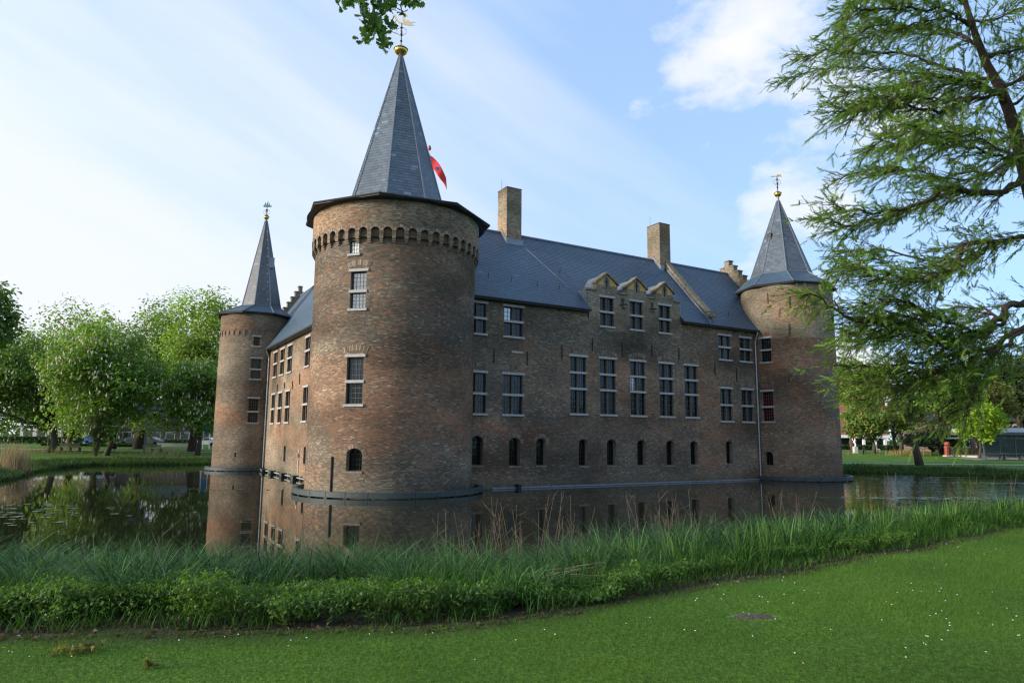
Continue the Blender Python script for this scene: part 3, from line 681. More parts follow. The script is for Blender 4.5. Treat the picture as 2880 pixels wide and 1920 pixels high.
# dormer roofs behind the three gables
for a, p, b in GB:
    mm = MB(); ZE, ZP = 13.75, 14.52
    def back(z): return (z-EAVE_R)/slopeR+0.25
    Fp = PR+DR*p+UP*ZP-NR*0.40; Bp = PR+DR*p+UP*ZP-NR*back(ZP)
    for x in (a, b):
        Fe = PR+DR*x+UP*ZE-NR*0.40; Be = PR+DR*x+UP*ZE-NR*back(ZE); mm.prism([Fe, Fp, Bp, Be], -UP*0.12)
        mm.frame_box(PR+DR*x, DR*(1 if x == a else -1), -NR, UP, 0.01, 0.09, 0.40, back(ZE), 12.9, ZE-0.05)
    mm.build('dormer_roof', M_LEAD, dorm)
for a, b in ((7.74, 8.55), (10.36, 11.24), (13.06, 13.96), (15.7, 16.32)):
    g = MB(); g.frame_box(PR, DR, -NR, UP, a, b, 0.45, 1.45, 13.02, 13.12); g.build('lead_valley', M_LEAD, dorm)
g = MB(); g.frame_box(PR, DR, -NR, UP, 7.60, 7.71, 0.05, 1.3, 12.0, 13.25); g.build('lead_flashing', M_LEAD, dorm)
g = MB(); g.frame_box(PR, DR, -NR, UP, 16.35, 16.46, 0.05, 1.3, 12.0, 13.25); g.build('lead_flashing', M_LEAD, dorm)
# brick box with geometric bricks on its faces (chimneys, parapets)
def brick_box(name, P, D, inn, s0, s1, w0, w1, z0, z1, seed, parent, kind='G', cap=True):
    m = MB(); m.frame_box(P, D, inn, UP, s0+0.006, s1-0.006, w0+0.006, w1-0.006, z0, z1); o = m.build(name, M_MORTAR, parent)
    for k, (p, d, nn, ln) in enumerate(((P+D*s0+inn*w0, D, -inn, s1-s0), (P+D*s0+inn*w1, -inn, -D, w1-w0), (P+D*s1+inn*w0, inn, D, w1-w0))):
        B = brick_list(0, ln, z0, z1, [], 0.066, 0.215); f = flat_map(p, d, nn)
        q = obj('brickwork', brick_mesh('brickwork', f, B, brick_cols(B, zone_fn(kind, seed+k), seed+k), seed=seed+k), o); q['kind'] = 'stuff'
    if cap:
        c = MB(); c.frame_box(P, D, inn, UP, s0-0.02, s1+0.02, w0-0.02, w1+0.02, z1, z1+0.06); c.frame_box(P, D, inn, UP, s0+0.3, s1-0.3, w0+0.25, w1-0.25, z1+0.06, z1+0.16); c.build('chimney_cap', M_DARKROOF, o)
        r = MB(); r.tube([P+D*(s0+0.2)+inn*(w1-0.2)+UP*z1, P+D*(s0+0.2)+inn*(w1-0.2)+UP*(z1+1.0)], 0.012, 5); r.build('lightning_rod', M_IRON, o)
    return o
ch1 = brick_box('chimney', PR, DR, -NR, 3.87, 5.12, 4.5, 5.85, 16.4, 21.25, 70, castle)
ch2 = brick_box('chimney', PR, DR, -NR, 18.68, 19.85, 4.5, 6.05, 16.4, 21.05, 76, castle)
for s0, s1 in ((3.80, 5.19), (18.61, 19.0)):
    g = MB(); w = 4.5
    g.frame_box(PR, DR, -NR, UP, s0, s1, 4.36, 4.52, EAVE_R+slopeR*4.4, EAVE_R+slopeR*4.5+0.34); g.build('lead_apron', M_LEAD, castle)
for s0 in (3.79, 18.60):
    g = MB(); g.prism([PR+DR*s0-NR*w+UP*(EAVE_R+slopeR*w+0.05+h) for w, h in ((4.4, 0), (5.3, 0), (5.3, 0.4), (4.4, 0.4))], DR*0.075); g.build('lead_soaker', M_LEAD, castle)
# parapet running up the roof beside the second chimney
pp = MB(); pts = [(-0.40, 12.25), (5.2, EAVE_R+slopeR*5.2-0.1), (5.2, EAVE_R+slopeR*5.2+0.62), (0.15, EAVE_R+slopeR*0.15+0.62), (-0.42, 12.55)]
pp.prism([PR+DR*19.30-NR*w+UP*z for w, z in pts], DR*0.40); par = pp.build('roof_parapet', M_COPING, castle)
pc = MB(); pc.prism([PR+DR*19.24-NR*w+UP*z for w, z in ((0.12, EAVE_R+slopeR*0.12+0.62), (5.2, EAVE_R+slopeR*5.2+0.62), (5.2, EAVE_R+slopeR*5.2+0.74), (0.05, EAVE_R+slopeR*0.05+0.76))], DR*0.52); pc.build('parapet_coping', M_COPING, par)
pc = MB(); pc.frame_box(PR, DR, NR, UP, 19.22, 19.80, -0.1, 0.50, 12.38, 12.68); pc.build('kneeler_stone', M_COPING, par)
pc = MB(); pc.prism([PR+DR*19.18-NR*w+UP*(EAVE_R+slopeR*w+0.14) for w in (-0.3, 5.0)]+[PR+DR*19.18-NR*w+UP*(EAVE_R+slopeR*w+0.34) for w in (5.0, -0.3)], DR*0.10); pc.build('lead_flashing', M_LEAD, par)
# stepped gables at the two far ends
def step_gable(P, D, inn, s, wc, z_top, n, sw, sh, zb, th=0.5):
    m = MB(); c = MB()
    for i in range(n):
        h = sw*(i+0.5); z1 = z_top-i*sh
        m.frame_box(P, D, inn, UP, s, s+th, wc-h, wc+h, zb if i == n-1 else z1-sh, z1)
        c.frame_box(P, D, inn, UP, s-0.06, s+th+0.06, wc-h-0.06, wc-h+(sw if i else 2*h)+0.0, z1, z1+0.1)
        if i: c.frame_box(P, D, inn, UP, s-0.06, s+th+0.06, wc+h-sw, wc+h+0.06, z1, z1+0.1)
    g = m.build('stepped_gable', M_COPING, castle); c.build('step_coping', M_COPING, g)['kind'] = 'stuff'; return g
step_gable(PR, DR, -NR, 27.5, RWW, 19.1, 10, 0.52, 0.56, 8.0)
step_gable(PL, DL, -NL, 22.0, LWW, 18.6, 11, 0.36, 0.60, 8.0)

# --- round towers
def tower(c, R, ztop, ops, zkind, seed, name_label, bl=0.215, rowh=0.066, step=4, a0=-200, a1=14):
    mp = cyl_map(c, R)
    w = core('corner_tower', mp, -math.pi*R, math.pi*R, -1.0, ztop, ops, R*R_(4), castle)
    w['label'] = name_label
    B = brick_list(R*R_(a0), R*R_(a1), -0.25, ztop, ops, rowh, bl)
    C = brick_cols(B, zone_fn(zkind, seed), seed, ops)
    return w, mp, B, C
def wop(R, adeg0, adeg1, z0, z1, rise=0, rec=0.3): return dict(s0=R*R_(adeg0), s1=R*R_(adeg1), z0=z0, z1=z1, rise=rise, rec=rec)
def tower_window(c, R, op, zs, parent, **kw):
    a = (op['s0']+op['s1'])/2/R; w = op['s1']-op['s0']; Nn = np.array([math.cos(a), math.sin(a), 0]); D = np.array([-math.sin(a), math.cos(a), 0])
    return window(np.array([c[0], c[1], 0])+Nn*(R-w*w/8/R), D, Nn, w*0.995, zs, parent, **kw)
# main tower T0
t0o = [wop(R0, -112.4, -105.4, 12.78, 13.50), wop(R0, -110.6, -99.4, 9.78, 11.78), wop(R0, -110.8, -99.2, 4.75, 7.20), wop(R0, -108.4, -97.8, 1.33, 2.52, 0.42, 0.4)]
tw0, mp0, B0, C0 = tower(T0, R0, 14.30, t0o, 'T0', 41, 'stout main tower with arcaded brick parapet and tall slate spire')
C0 *= 1.0
# the bricks seen largest are pieces of their own
ac = (B0[:, 0]+B0[:, 1])/2/R0; zc = (B0[:, 2]+B0[:, 3])/2
px = T0[0]+R0*np.cos(ac); py = T0[1]+R0*np.sin(ac)
dist = np.sqrt(px**2+py**2+(zc-3.1)**2); face = -(px*np.cos(ac)+py*np.sin(ac))/np.hypot(px, py)
size = (B0[:, 1]-B0[:, 0])*face*(face > 0)/dist
size[zc < 0.35] = 0
top = np.argsort(-size)[:300]; rest = np.setdiff1d(np.arange(len(B0)), top)
o = obj('brickwork', brick_mesh('brickwork', mp0, B0[rest], C0[rest], seed=5), tw0); o['kind'] = 'stuff'
bcore = {}
for i in top:
    w = round(B0[i, 1]-B0[i, 0], 2); k = int(np.argmin(((PAL*0.85-C0[i])**2).sum(1)))
    k = (k, int(C0[i].sum()*20)); 
    if (w, k) not in bcore:
        hw = w/2; hz = 0.027; V = [(-hw*.97, -0.005, -hz*.93), (hw*.97, -0.005, -hz*.93), (hw*.97, -0.004, hz*.93), (-hw*.97, -0.006, hz*.93), (-hw, 0.03, -hz), (hw, 0.03, -hz), (hw, 0.03, hz), (-hw, 0.03, hz)]
        bcore[(w, k)] = mesh_np('brick', np.array(V), [np.array([(0, 1, 2, 3), (3, 2, 6, 7), (1, 0, 4, 5), (0, 3, 7, 4), (2, 1, 5, 6)])], M_BRICK, col=np.tile(C0[i], (8, 1)))
    a = ac[i]; Mx = Matrix(((-math.sin(a), -math.cos(a), 0, px[i]), (math.cos(a), -math.sin(a), 0, py[i]), (0, 0, 1, zc[i]), (0, 0, 0, 1)))
    obj('brick', bcore[(w, k)], tw0, Mx)
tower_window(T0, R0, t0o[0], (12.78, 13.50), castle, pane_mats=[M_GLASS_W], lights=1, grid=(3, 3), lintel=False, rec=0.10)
tower_window(T0, R0, t0o[1], (9.78, 10.71, 11.78), castle, pane_mats=[M_GLASS_S], lights=1, grid=(4, 4))
tower_window(T0, R0, t0o[2], (4.75, 5.92, 7.20), castle, pane_mats=[M_GLASS, M_GLASS_B], lights=1, grid=(4, 4))
tower_window(T0, R0, t0o[3], (1.33, 2.50), castle, lights=1, grid=(4, 4), style='grille', rec=0.30)
add_arches('relieving_arches', mp0, [(R0*R_(-105.0), 11.98, 1.15, 0.30, 15, 1.3), (R0*R_(-105.0), 7.42, 1.2, 0.32, 14, 1.8), (R0*R_(-103.1), 2.18, 1.0, 0.2, 15, 0.56)], tw0, (0.24, 0.185, 0.13))
# parapet ring carried on little arches
RP = 4.90; NA = 46; dA = 2*math.pi/NA; mpp = cyl_map(T0, RP); ZS = 13.92; ZC = 14.20; ZPT = 15.66
aops = []
for k in range(NA):
    cA = R_(-86.25)+k*dA
    while cA > math.pi: cA -= 2*math.pi
    hw = dA*0.335*RP
    if cA*RP+hw < math.pi*RP and cA*RP-hw > -math.pi*RP: aops.append(dict(s0=cA*RP-hw, s1=cA*RP+hw, z0=ZS-0.30, z1=ZC, rise=0.24, rec=RP-R0+0.02))
parap = core('arcaded_parapet', mpp, -math.pi*RP, math.pi*RP, ZS-0.30, ZPT, aops, RP*R_(4), castle)
Bp_ = brick_list(RP*R_(-200), RP*R_(14), ZS-0.30, ZPT, aops, 0.072, 0.225)
o = obj('brickwork', brick_mesh('brickwork', mpp, Bp_, brick_cols(Bp_, zone_fn('G', 43), 43)*1.05, seed=6), parap); o['kind'] = 'stuff'
add_arches('arch_bricks', mpp, [((q['s0']+q['s1'])/2, q['z1']-0.235, (q['s1']-q['s0'])+0.02, 0.17, 11, 0.245) for q in aops], parap, (0.22, 0.17, 0.125))
cm = MB()
for i, (r, za, zb) in enumerate(((0.20, -0.10, 0.0), (0.14, -0.20, -0.1), (0.08, -0.30, -0.2))): cm.frame_box((0, 0, 0), (1, 0, 0), (0, 1, 0), UP, -0.10+0.012*i, 0.10-0.012*i, -r, 0.05, za, zb)
corb = cm.build('corbel', plain('corbel_brick', (0.20, 0.15, 0.11), 0.9, 0.4, 20, bump=0.3), parap); first = True
for k in range(NA):
    a = R_(-86.25)+(k+0.5)*dA; M = Matrix.Translation((T0[0]+(R0+0.0)*math.cos(a), T0[1]+(R0+0.0)*math.sin(a), ZS-0.30)) @ Matrix.Rotation(a+math.pi/2, 4, 'Z')
    if first: corb.matrix_basis = M; WM[corb.name] = M; first = False
    else: obj('corbel', corb.data, parap, M)
# right tower T2
t2o = [wop(R2, -147.1, -132.9, 9.20, 11.06), wop(R2, -148.0, -133.1, 4.52, 6.84), wop(R2, -148.2, -136.2, 1.12, 2.18, 0.36, 0.4)]
tw2, mp2, B2, C2 = tower(T2, R2, 15.30, t2o, 'T2', 44, 'pale-topped round tower at the right end of the long front')
o = obj('brickwork', brick_mesh('brickwork', mp2, B2, C2*np.where(((B2[:, 2] > 11.0))[:, None], 1.10, 1.0), seed=7), tw2); o['kind'] = 'stuff'
tower_window(T2, R2, t2o[0], (9.20, 10.14, 11.06), castle, lights=1, grid=(4, 4)); tower_window(T2, R2, t2o[1], (4.52, 5.64, 6.84), castle, pane_mats=[M_GLASS_R], lights=1, grid=(4, 4))
tower_window(T2, R2, t2o[2], (1.12, 2.16), castle, lights=1, grid=(4, 4), style='grille', rec=0.3)
add_arches('blind_arches', mp2, [(R2*R_(-116.3+k*9.7), 13.16, 0.42, 0.11, 9, 0.23) for k in range(9)]+[(R2*R_(-140.0), 11.24, 1.0, 0.24, 12, 1.2), (R2*R_(-140.5), 7.03, 1.0, 0.26, 12, 1.3)], tw2, (0.18, 0.105, 0.07))
for k in range(9):
    g = MB(); a = R_(-121.1+k*9.7); p = np.array([T2[0]+R2*math.cos(a), T2[1]+R2*math.sin(a), 0]); nn = np.array([math.cos(a), math.sin(a), 0]); dd = np.array([-math.sin(a), math.cos(a), 0])
    g.frame_box(p, dd, nn, UP, -0.06, 0.06, -0.02, 0.07, 12.86, 13.18); g.frame_box(p, dd, nn, UP, -0.04, 0.04, -0.02, 0.04, 12.7, 12.86); g.build('corbel', corb.data.materials[0], tw2)
def tower_anchor(c, R, adeg, za, zb):
    a = R_(adeg); nn = np.array([math.cos(a), math.sin(a), 0]); dd = np.array([-math.sin(a), math.cos(a), 0]); anchor(np.array([c[0], c[1], 0])+nn*R, dd, nn, 0, za, zb)
for ad, a, b in ((-134, 13.8, 14.7), (-108, 13.3, 14.3), (-110, 11.1, 12.1), (-113, 7.5, 8.1)): tower_anchor(T2, R2, ad, a, b)
tower_anchor(T0, R0, -119.5, 14.7, 15.3)
# left tower T1
t1o = [wop(R1, -70.5, -60.4, 11.10, 11.90), wop(R1, -72.0, -56.0, 8.13, 9.92), wop(R1, -72.2, -56.4, 4.24, 6.34), wop(R1, -90, -87.5, 1.22, 1.60, 0, 0.4)]
tw1, mp1, B1, C1 = tower(T1, R1, 14.0, t1o, 'T1', 47, 'slender round tower behind the left wing')
o = obj('brickwork', brick_mesh('brickwork', mp1, B1, C1*1.02, seed=8), tw1); o['kind'] = 'stuff'
tower_window(T1, R1, t1o[0], (11.10, 11.90), castle, lights=1, grid=(3, 3)); tower_window(T1, R1, t1o[1], (8.13, 8.97, 9.92), castle, pane_mats=[M_GLASS_G], lights=1, grid=(1, 1))
tower_window(T1, R1, t1o[2], (4.24, 5.19, 6.34), castle, lights=1, grid=(4, 4))
tower_window(T1, R1, t1o[3], (1.22, 1.60), castle, lights=1, grid=(1, 1), style='none', rec=0.34)
add_arches('blind_arches', mp1, [(R1*R_(-190.9+k*10.0), 12.38, 0.40, 0.11, 9, 0.23) for k in range(18)]+[(R1*R_(-64.3), 6.60, 0.95, 0.22, 12, 1.2)], tw1, (0.17, 0.10, 0.07))
for k in range(18):
    g = MB(); a = R_(-185.9+k*10.0); p = np.array([T1[0]+R1*math.cos(a), T1[1]+R1*math.sin(a), 0]); nn = np.array([math.cos(a), math.sin(a), 0]); dd = np.array([-math.sin(a), math.cos(a), 0])
    g.frame_box(p, dd, nn, UP, -0.06, 0.06, -0.02, 0.09, 12.14, 12.42); g.frame_box(p, dd, nn, UP, -0.04, 0.04, -0.02, 0.05, 12.0, 12.14); g.build('corbel', corb.data.materials[0], tw1)

# --- spires
def octs(c, r, z, ph): return np.array([[c[0]+r*math.cos(ph+k*math.pi/4), c[1]+r*math.sin(ph+k*math.pi/4), z] for k in range(8)])
def spire(c, tipc, ph, re, ze, rb, zb, zt, seed, base_skirt, base_sp, label, pieces=False):
    e = octs(c, re, ze, ph); b = octs(tipc, rb, zb, ph); t = octs(tipc, 0.13, zt, ph)
    m = MB(); V = np.vstack([e-UP*0.10, e, b, t]); F = []
    for k in range(8):
        j = (k+1) % 8; F += [(k, j, 8+j, 8+k), (8+k, 8+j, 16+j, 16+k), (16+k, 16+j, 24+j, 24+k)]
    F.append(tuple(range(24, 32))); inner = octs(c, re-0.75, ze-0.02, ph); nV = np.vstack([V, inner-UP*0.12]); F += [(k, 32+k, 32+(k+1) % 8, (k+1) % 8) for k in range(8)]
    m.add(nV, F); s = m.build('spire', M_DARKROOF, castle); s['label'] = label
    def quads(lo, hi): return [(lo[k], lo[(k+1) % 8], hi[(k+1) % 8], hi[k]) for k in range(8)]
    up = lambda Q: [tuple(np.asarray(q) for q in x) for x in Q]
    Qs = []; Ns = []; Cs = []
    for part, (lo, hi, base, rh, sw) in enumerate(((e, b, base_skirt, 0.22, 0.36), (b, t, base_sp, 0.19, 0.34))):
        for k, q in enumerate(quads(lo, hi)):
            Q = slates_quad(*q, rh, sw, seed+k+20*part); nr = np.cross(q[1]-q[0], q[3]-q[0]); nr /= np.linalg.norm(nr)
            Qs.append(Q); Ns.append(np.repeat(nr[None], len(Q), 0)); cc = slate_cols(len(Q), seed+k+20*part, base, 0.20 if part else 0.08, 0.03 if part else 0.0)
            blot = 0.74+0.52*vnoise(Q[:, 0, 0]*0.45+k*7, Q[:, 0, 2]*0.5, seed, 2)[:, None]; Cs.append(cc*blot)
    Q = np.vstack(Qs); Nn = np.vstack(Ns); C = np.vstack(Cs)
    if pieces:
        ctr = Q.mean(1); view = EYE-ctr; dd = np.linalg.norm(view, axis=1); fc = (Nn*view).sum(1)/dd; sz = np.linalg.norm(Q[:, 1]-Q[:, 0], axis=1)*np.clip(fc, 0, 1)/dd
        sz[ctr[:, 2] < zb] = 0; top = np.argsort(-sz)[:300]
    else: top = np.array([], int)
    rest = np.setdiff1d(np.arange(len(Q)), top); V, F = slate_geo(Q[rest], Nn[rest], seed)
    o = obj('slates', mesh_np('slates', V, [F], M_SLATE, col=np.repeat(C[rest], 8, 0)), s); o['kind'] = 'stuff'
    for i in top:
        V, F = slate_geo(Q[i:i+1], Nn[i:i+1], int(i)); cc = Q[i].mean(0)
        obj('slate', mesh_np('slate', V-cc, [F], M_SLATE, col=np.repeat(C[i:i+1], 8, 0)), s, Matrix.Translation(Vector(cc)))
    hip = MB()
    for k in range(8): hip.tube([b[k]+UP*0.03, t[k]+UP*0.03], [0.05, 0.03], 5); hip.tube([e[k]+UP*0.03, b[k]+UP*0.03], 0.045, 5)
    for k in range(8): hip.tube([b[k]+UP*0.03, b[(k+1) % 8]+UP*0.03], 0.035, 5)
    hip.build('hip_leads', plain('hip_lead', (0.16, 0.18, 0.20), 0.5, 0.2, 4, metal=0.2), s)
    ed = MB()
    for k in range(8): ed.tube([e[k], e[(k+1) % 8]], 0.06, 6)
    ed.build('eaves_edge', M_DARKROOF, s)
    return s
sp0 = spire((*T0,), (T0[0]-0.16, T0[1]-0.03), R_(-100+9.5), 5.55, 15.78, 2.93, 16.62, 26.7, 80, SL_OLD, (0.088, 0.112, 0.136), 'tall eight-sided slate spire of the main tower', True)
soff = MB(); soff.lathe((*T0, 0), [(4.86, 15.64), (5.3, 15.66)], 48); soff.build('soffit', M_DARKROOF, sp0)
sp2 = spire((*T2,), (T2[0]-0.20, T2[1]+0.1), R_(-103), 4.0, 15.40, 2.50, 16.58, 23.3, 90, SL_DARK, (0.080, 0.098, 0.115), 'eight-sided slate spire over a low slate skirt')
sp1 = spire((*T1,), (T1[0]+0.40, T1[1]+0.1), R_(-88), 3.48, 14.13, 1.85, 15.02, 23.6, 100, SL_DARK, (0.085, 0.088, 0.092), 'slim grey slate spire with a green ship vane')
# finials
def finial(s, c, zt, rb, flat, zb, ztop, gold=True):
    m = MB(); m.lathe((c[0], c[1], 0), [(0.14, zt-0.15), (0.11, zt+0.1), (0.09, zb-rb*flat)], 10); m.build('finial_neck', M_LEAD, s, smooth=True)
    m = MB(); pr = [(rb*math.sin(t)+0.001, zb-rb*flat*math.cos(t)) for t in np.linspace(0, math.pi, 13)]; m.lathe((c[0], c[1], 0), pr, 24); bl = m.build('gilded_ball', M_GOLD, s, smooth=True)
    m = MB(); m.lathe((c[0], c[1], 0), [(rb*0.99, zb+0.02), (rb*1.07, zb+0.05), (rb*1.07, zb+0.09), (rb*0.95, zb+0.12)], 24); m.build('ball_rim', M_DARKROOF, bl)
    m = MB(); m.tube([(c[0], c[1], zb+rb*flat*0.9), (c[0], c[1], ztop)], 0.035, 6)
    for z in np.linspace(zb+rb*flat+0.35, ztop-0.3, 3): m.lathe((c[0], c[1], z), [(0.035, -0.08), (0.085, 0), (0.035, 0.08)], 8)
    zc = ztop-0.55
    for sx in (-1, 1):
        for (u0, u1) in ((0, 1), (1, 0)):
            m.tube([(c[0]+sx*0.04*u0, c[1]+sx*0.04*u1, zc-0.3), (c[0]+sx*0.30*u0, c[1]+sx*0.30*u1, zc-0.12), (c[0]+sx*0.30*u0, c[1]+sx*0.30*u1, zc+0.12), (c[0]+sx*0.04*u0, c[1]+sx*0.04*u1, zc+0.3)], 0.014, 5)
    m.build('finial_rod', M_IRON, s); return bl
def vane(s, c, z, poly, mat, name='weathervane'):
    m = MB(); V = [(c[0]+x, c[1]-0.02, z+y) for x, y in poly]; m.prism(V, (0, 0.03, 0)); return m.build(name, mat, s)
c0 = (T0[0]-0.16, T0[1]-0.03); finial(sp0, c0, 26.7, 0.42, 0.72, 27.1, 28.95)
fish = [(-0.48, 0.62), (-0.36, 0.60), (-0.30, 0.36), (-0.12, 0.14), (0.08, 0.08), (0.04, 0.50), (0.10, 0.70), (0.24, 0.72), (0.36, 0.60), (0.38, 0.42), (0.27, 0.58), (0.18, 0.56), (0.16, 0.34), (0.30, 0.22), (0.42, 0.30), (0.46, 0.18), (0.86, 0.12), (0.56, 0.06), (0.80, -0.08), (0.42, -0.10), (0.14, -0.02), (-0.16, 0.06), (-0.38, 0.26), (-0.50, 0.46)]
vane(sp0, c0, 28.9, fish, plain('pale_gilding', (0.80, 0.58, 0.30), 0.4, 0.1, 8, metal=0.5))
c2 = (T2[0]-0.20, T2[1]+0.1); finial(sp2, c2, 23.3, 0.30, 0.85, 23.93, 25.55); vane(sp2, c2, 25.5, [(-0.55, 0.0), (-0.40, 0.05), (0.0, 0.05), (0.0, 0.18), (0.42, 0.15), (0.30, 0.08), (0.42, 0.0), (0.0, 0.0), (-0.40, -0.05)], M_GOLD)
c1 = (T1[0]+0.40, T1[1]+0.1); finial(sp1, c1, 23.6, 0.25, 0.95, 23.99, 25.05)
vane(sp1, c1, 25.05, [(-0.42, 0.10), (-0.30, -0.04), (0.36, -0.04), (0.50, 0.12), (0.26, 0.12), (0.24, 0.42), (0.12, 0.14), (0.08, 0.60), (-0.10, 0.14), (-0.14, 0.50), (-0.30, 0.12)], M_VERDI)
# hatches on the smaller spires
g = MB(); b_ = np.array([c1[0]+0.97, c1[1]-0.55, 19.35]); g.frame_box(b_, (0.85, 0.5, 0), (0.5, -0.85, 0.1), UP, -0.24, 0.24, -0.15, 0.05, -0.5, 0.5); g.build('roof_hatch', M_LEAD, sp1)
g = MB(); b_ = np.array([c2[0]-1.12, c2[1]-0.62, 19.9]); g.frame_box(b_, (0.5, -0.85, 0), (-0.85, -0.5, 0.15), UP, -0.22, 0.22, -0.15, 0.10, -0.35, 0.35); g.build('roof_hatch', M_DARKROOF, sp2)
# climbing hooks up one edge of each spire
for (s, cc, rb, zb, zt, ang) in ((sp0, c0, 2.93, 16.62, 26.7, R_(-135)), (sp1, c1, 1.85, 15.02, 23.6, R_(-52)), (sp2, c2, 2.50, 16.58, 23.3, R_(-150))):
    for k in range(9):
        t = 0.06+0.1*k; r = rb*(1-t)*0.965+0.13*t; z = zb+(zt-zb)*t; d_ = np.array([math.cos(ang), math.sin(ang), 0]); p = np.array([cc[0], cc[1], z])+d_*r
        h = MB(); h.tube([p, p+d_*0.10+UP*0.02, p+d_*0.13+UP*0.12], 0.02, 5); h.build('slater_hook', M_ZINC, s)
# rain pipes
def pipe(P, D, Nn, s, z, out=0.12):
    m = MB(); p = P+D*s; m.tube([p+Nn*0.40+UP*(z-0.15), p+Nn*0.36+UP*(z-0.35), p+Nn*out+UP*(z-0.9), p+Nn*out+UP*0.15], 0.058, 8)
    for zz in (1.5, 3.3, 5.2, 7.1, 9.0): m.frame_box(p, D, Nn, UP, -0.09, 0.09, 0.0, out+0.075, zz, zz+0.05)
    m.build('rain_pipe', M_ZINC, castle)
pipe(PR, DR, NR, 24.38, EAVE_R-0.3); pipe(PL, DL, NL, 14.05, EAVE_L-0.4)
for (c, R, ad, z0, z1) in ((T0, R0, -119.0, 0.05, 2.05),):
    a = R_(ad); m = MB(); p = np.array([c[0]+(R+0.05)*math.cos(a), c[1]+(R+0.05)*math.sin(a), 0]); m.tube([p+UP*z0, p+UP*z1], 0.05, 7); m.build('rain_pipe', M_IRON, castle)
m = MB(); p = PL+DL*1.55+NL*0.05; m.tube([p+UP*0.2, p+UP*2.1], 0.03, 6); m.frame_box(p, DL, NL, UP, -0.07, 0.07, 0, 0.1, 1.55, 1.85); m.build('junction_box', M_ZINC, castle)

# ------------------------------------------------------------------ floating booms round the walls
def ring_boom(c, Rb, a0, a1, nseg, label, z0=0.05, h=0.27, w=0.24):
    e = empty('floating_boom', (c[0], c[1], 0), label, 'boom', 'grey steel booms floating round the castle')
    da = (a1-a0)/nseg
    for k in range(nseg):
        t = np.radians(np.linspace(a0+da*(k+0.012), a0+da*(k+0.988), 6)); V = []
        for r, z in ((Rb, z0), (Rb, z0+h), (Rb-w, z0+h), (Rb-w, z0)): V += [(c[0]+r*math.cos(x), c[1]+r*math.sin(x), z) for x in t]
        m = MB(); n = 6; F = [(i*n+j, i*n+j+1, ((i+1) % 4)*n+j+1, ((i+1) % 4)*n+j) for i in range(4) for j in range(n-1)]+[(0, n, 2*n, 3*n), (n-1, 4*n-1, 3*n-1, 2*n-1)]
        m.add(V, F); m.build('boom_plate', M_BOOM, e)
        a = R_(a0+da*(k+1)); nn = np.array([math.cos(a), math.sin(a), 0]); dd = np.array([-math.sin(a), math.cos(a), 0]); m = MB(); m.frame_box((c[0], c[1], 0), dd, nn, UP, -0.10, 0.10, Rb-w-0.02, Rb+0.012, -0.12, z0-0.004); m.build('float', M_FLOAT, e)
ring_boom(T0, 5.36, -192, 22, 17, 'curved grey-green steel boom floating round the main tower')
ring_boom(T2, 4.3, -150, 40, 12, 'curved grey-green steel boom floating round the right tower')
ring_boom(T1, 3.55, -200, -45, 9, 'curved grey-green steel boom floating round the left tower')
e = empty('floating_boom', PR+DR*10+NR*0.4, 'long thin steel boom lying along the foot of the long front', 'boom', 'grey steel booms floating round the castle')
for k in range(12):
    s = 0.2+2.05*k; m = MB(); m.frame_box(PR, DR, NR, UP, s, s+2.03, 0.30, 0.44, 0.02, 0.10); m.build('boom_plate', M_LEAD, e)
m = MB(); m.frame_box(PR+DR*2.0, DR, NR, UP, -0.13, 0.13, 0.25, 0.62, -0.1, 0.26); m.build('float', M_FLOAT, e)
e = empty('floating_boom', PL+DL*6+NL*0.4, 'straight steel boom with boxy floats along the left wing', 'boom', 'grey steel booms floating round the castle')
m = MB(); m.frame_box(PL, DL, NL, UP, -2.0, 13.5, 0.38, 0.46, 0.13, 0.21); m.build('boom_beam', M_ZINC, e)
for s in (0.6, 4.3, 8.2, 11.6):
    m = MB(); m.frame_box(PL+DL*s, DL, NL, UP, -0.42, 0.42, 0.28, 0.70, 0.06, 0.30); m.build('float', M_BOOM, e)
    m = MB(); m.frame_box(PL+DL*(s-0.44), DL, NL, UP, -0.02, 0.02, 0.28, 0.70, -0.05, 0.29); m.build('float_end', M_FLOAT, e)
# ------------------------------------------------------------------ flag on the roof ridge
fp = PR+DR*(-1.9)-NR*5.5; base = np.array([fp[0], fp[1], RWZ-0.1]); tp = at(1206, 424, fp[1]); tp = np.array([base[0], base[1], tp[2]])
fl = empty('flag', base, 'red flag with a small blue device flying behind the main spire', 'flag')
m = MB(); m.tube([base, tp], [0.06, 0.04], 8); m.build('flagpole', plain('white_pole', (0.7, 0.7, 0.68), 0.4, 0.05, 5), fl)
m = MB(); m.lathe(tp, [(0.03, -0.02), (0.12, 0.12), (0.10, 0.26), (0.02, 0.42)], 10); m.build('pole_knob', plain('red_knob', (0.30, 0.04, 0.03), 0.4, 0.1, 5), fl, smooth=True)
nu, nv = 16, 9; V = []
for j in range(nv):
    for i in range(nu):
        u = i/(nu-1); w = j/(nv-1)
        V.append((tp[0]+0.05+1.15*u*(1-0.15*w)+0.25*w*u, tp[1]+0.16*math.sin(u*7+w*2)*u, tp[2]-0.35-0.95*w-1.05*u*u-0.55*u+0.08*math.sin(u*9)*w))
m = MB(); m.add(V, [(j*nu+i, j*nu+i+1, (j+1)*nu+i+1, (j+1)*nu+i) for j in range(nv-1) for i in range(nu-1)])
fo = m.build('flag_cloth', plain('red_cloth', (0.72, 0.045, 0.04), 0.75, 0.12, 3), fl, smooth=True)
sm = fo.modifiers.new('thick', 'SOLIDIFY'); sm.thickness = 0.008
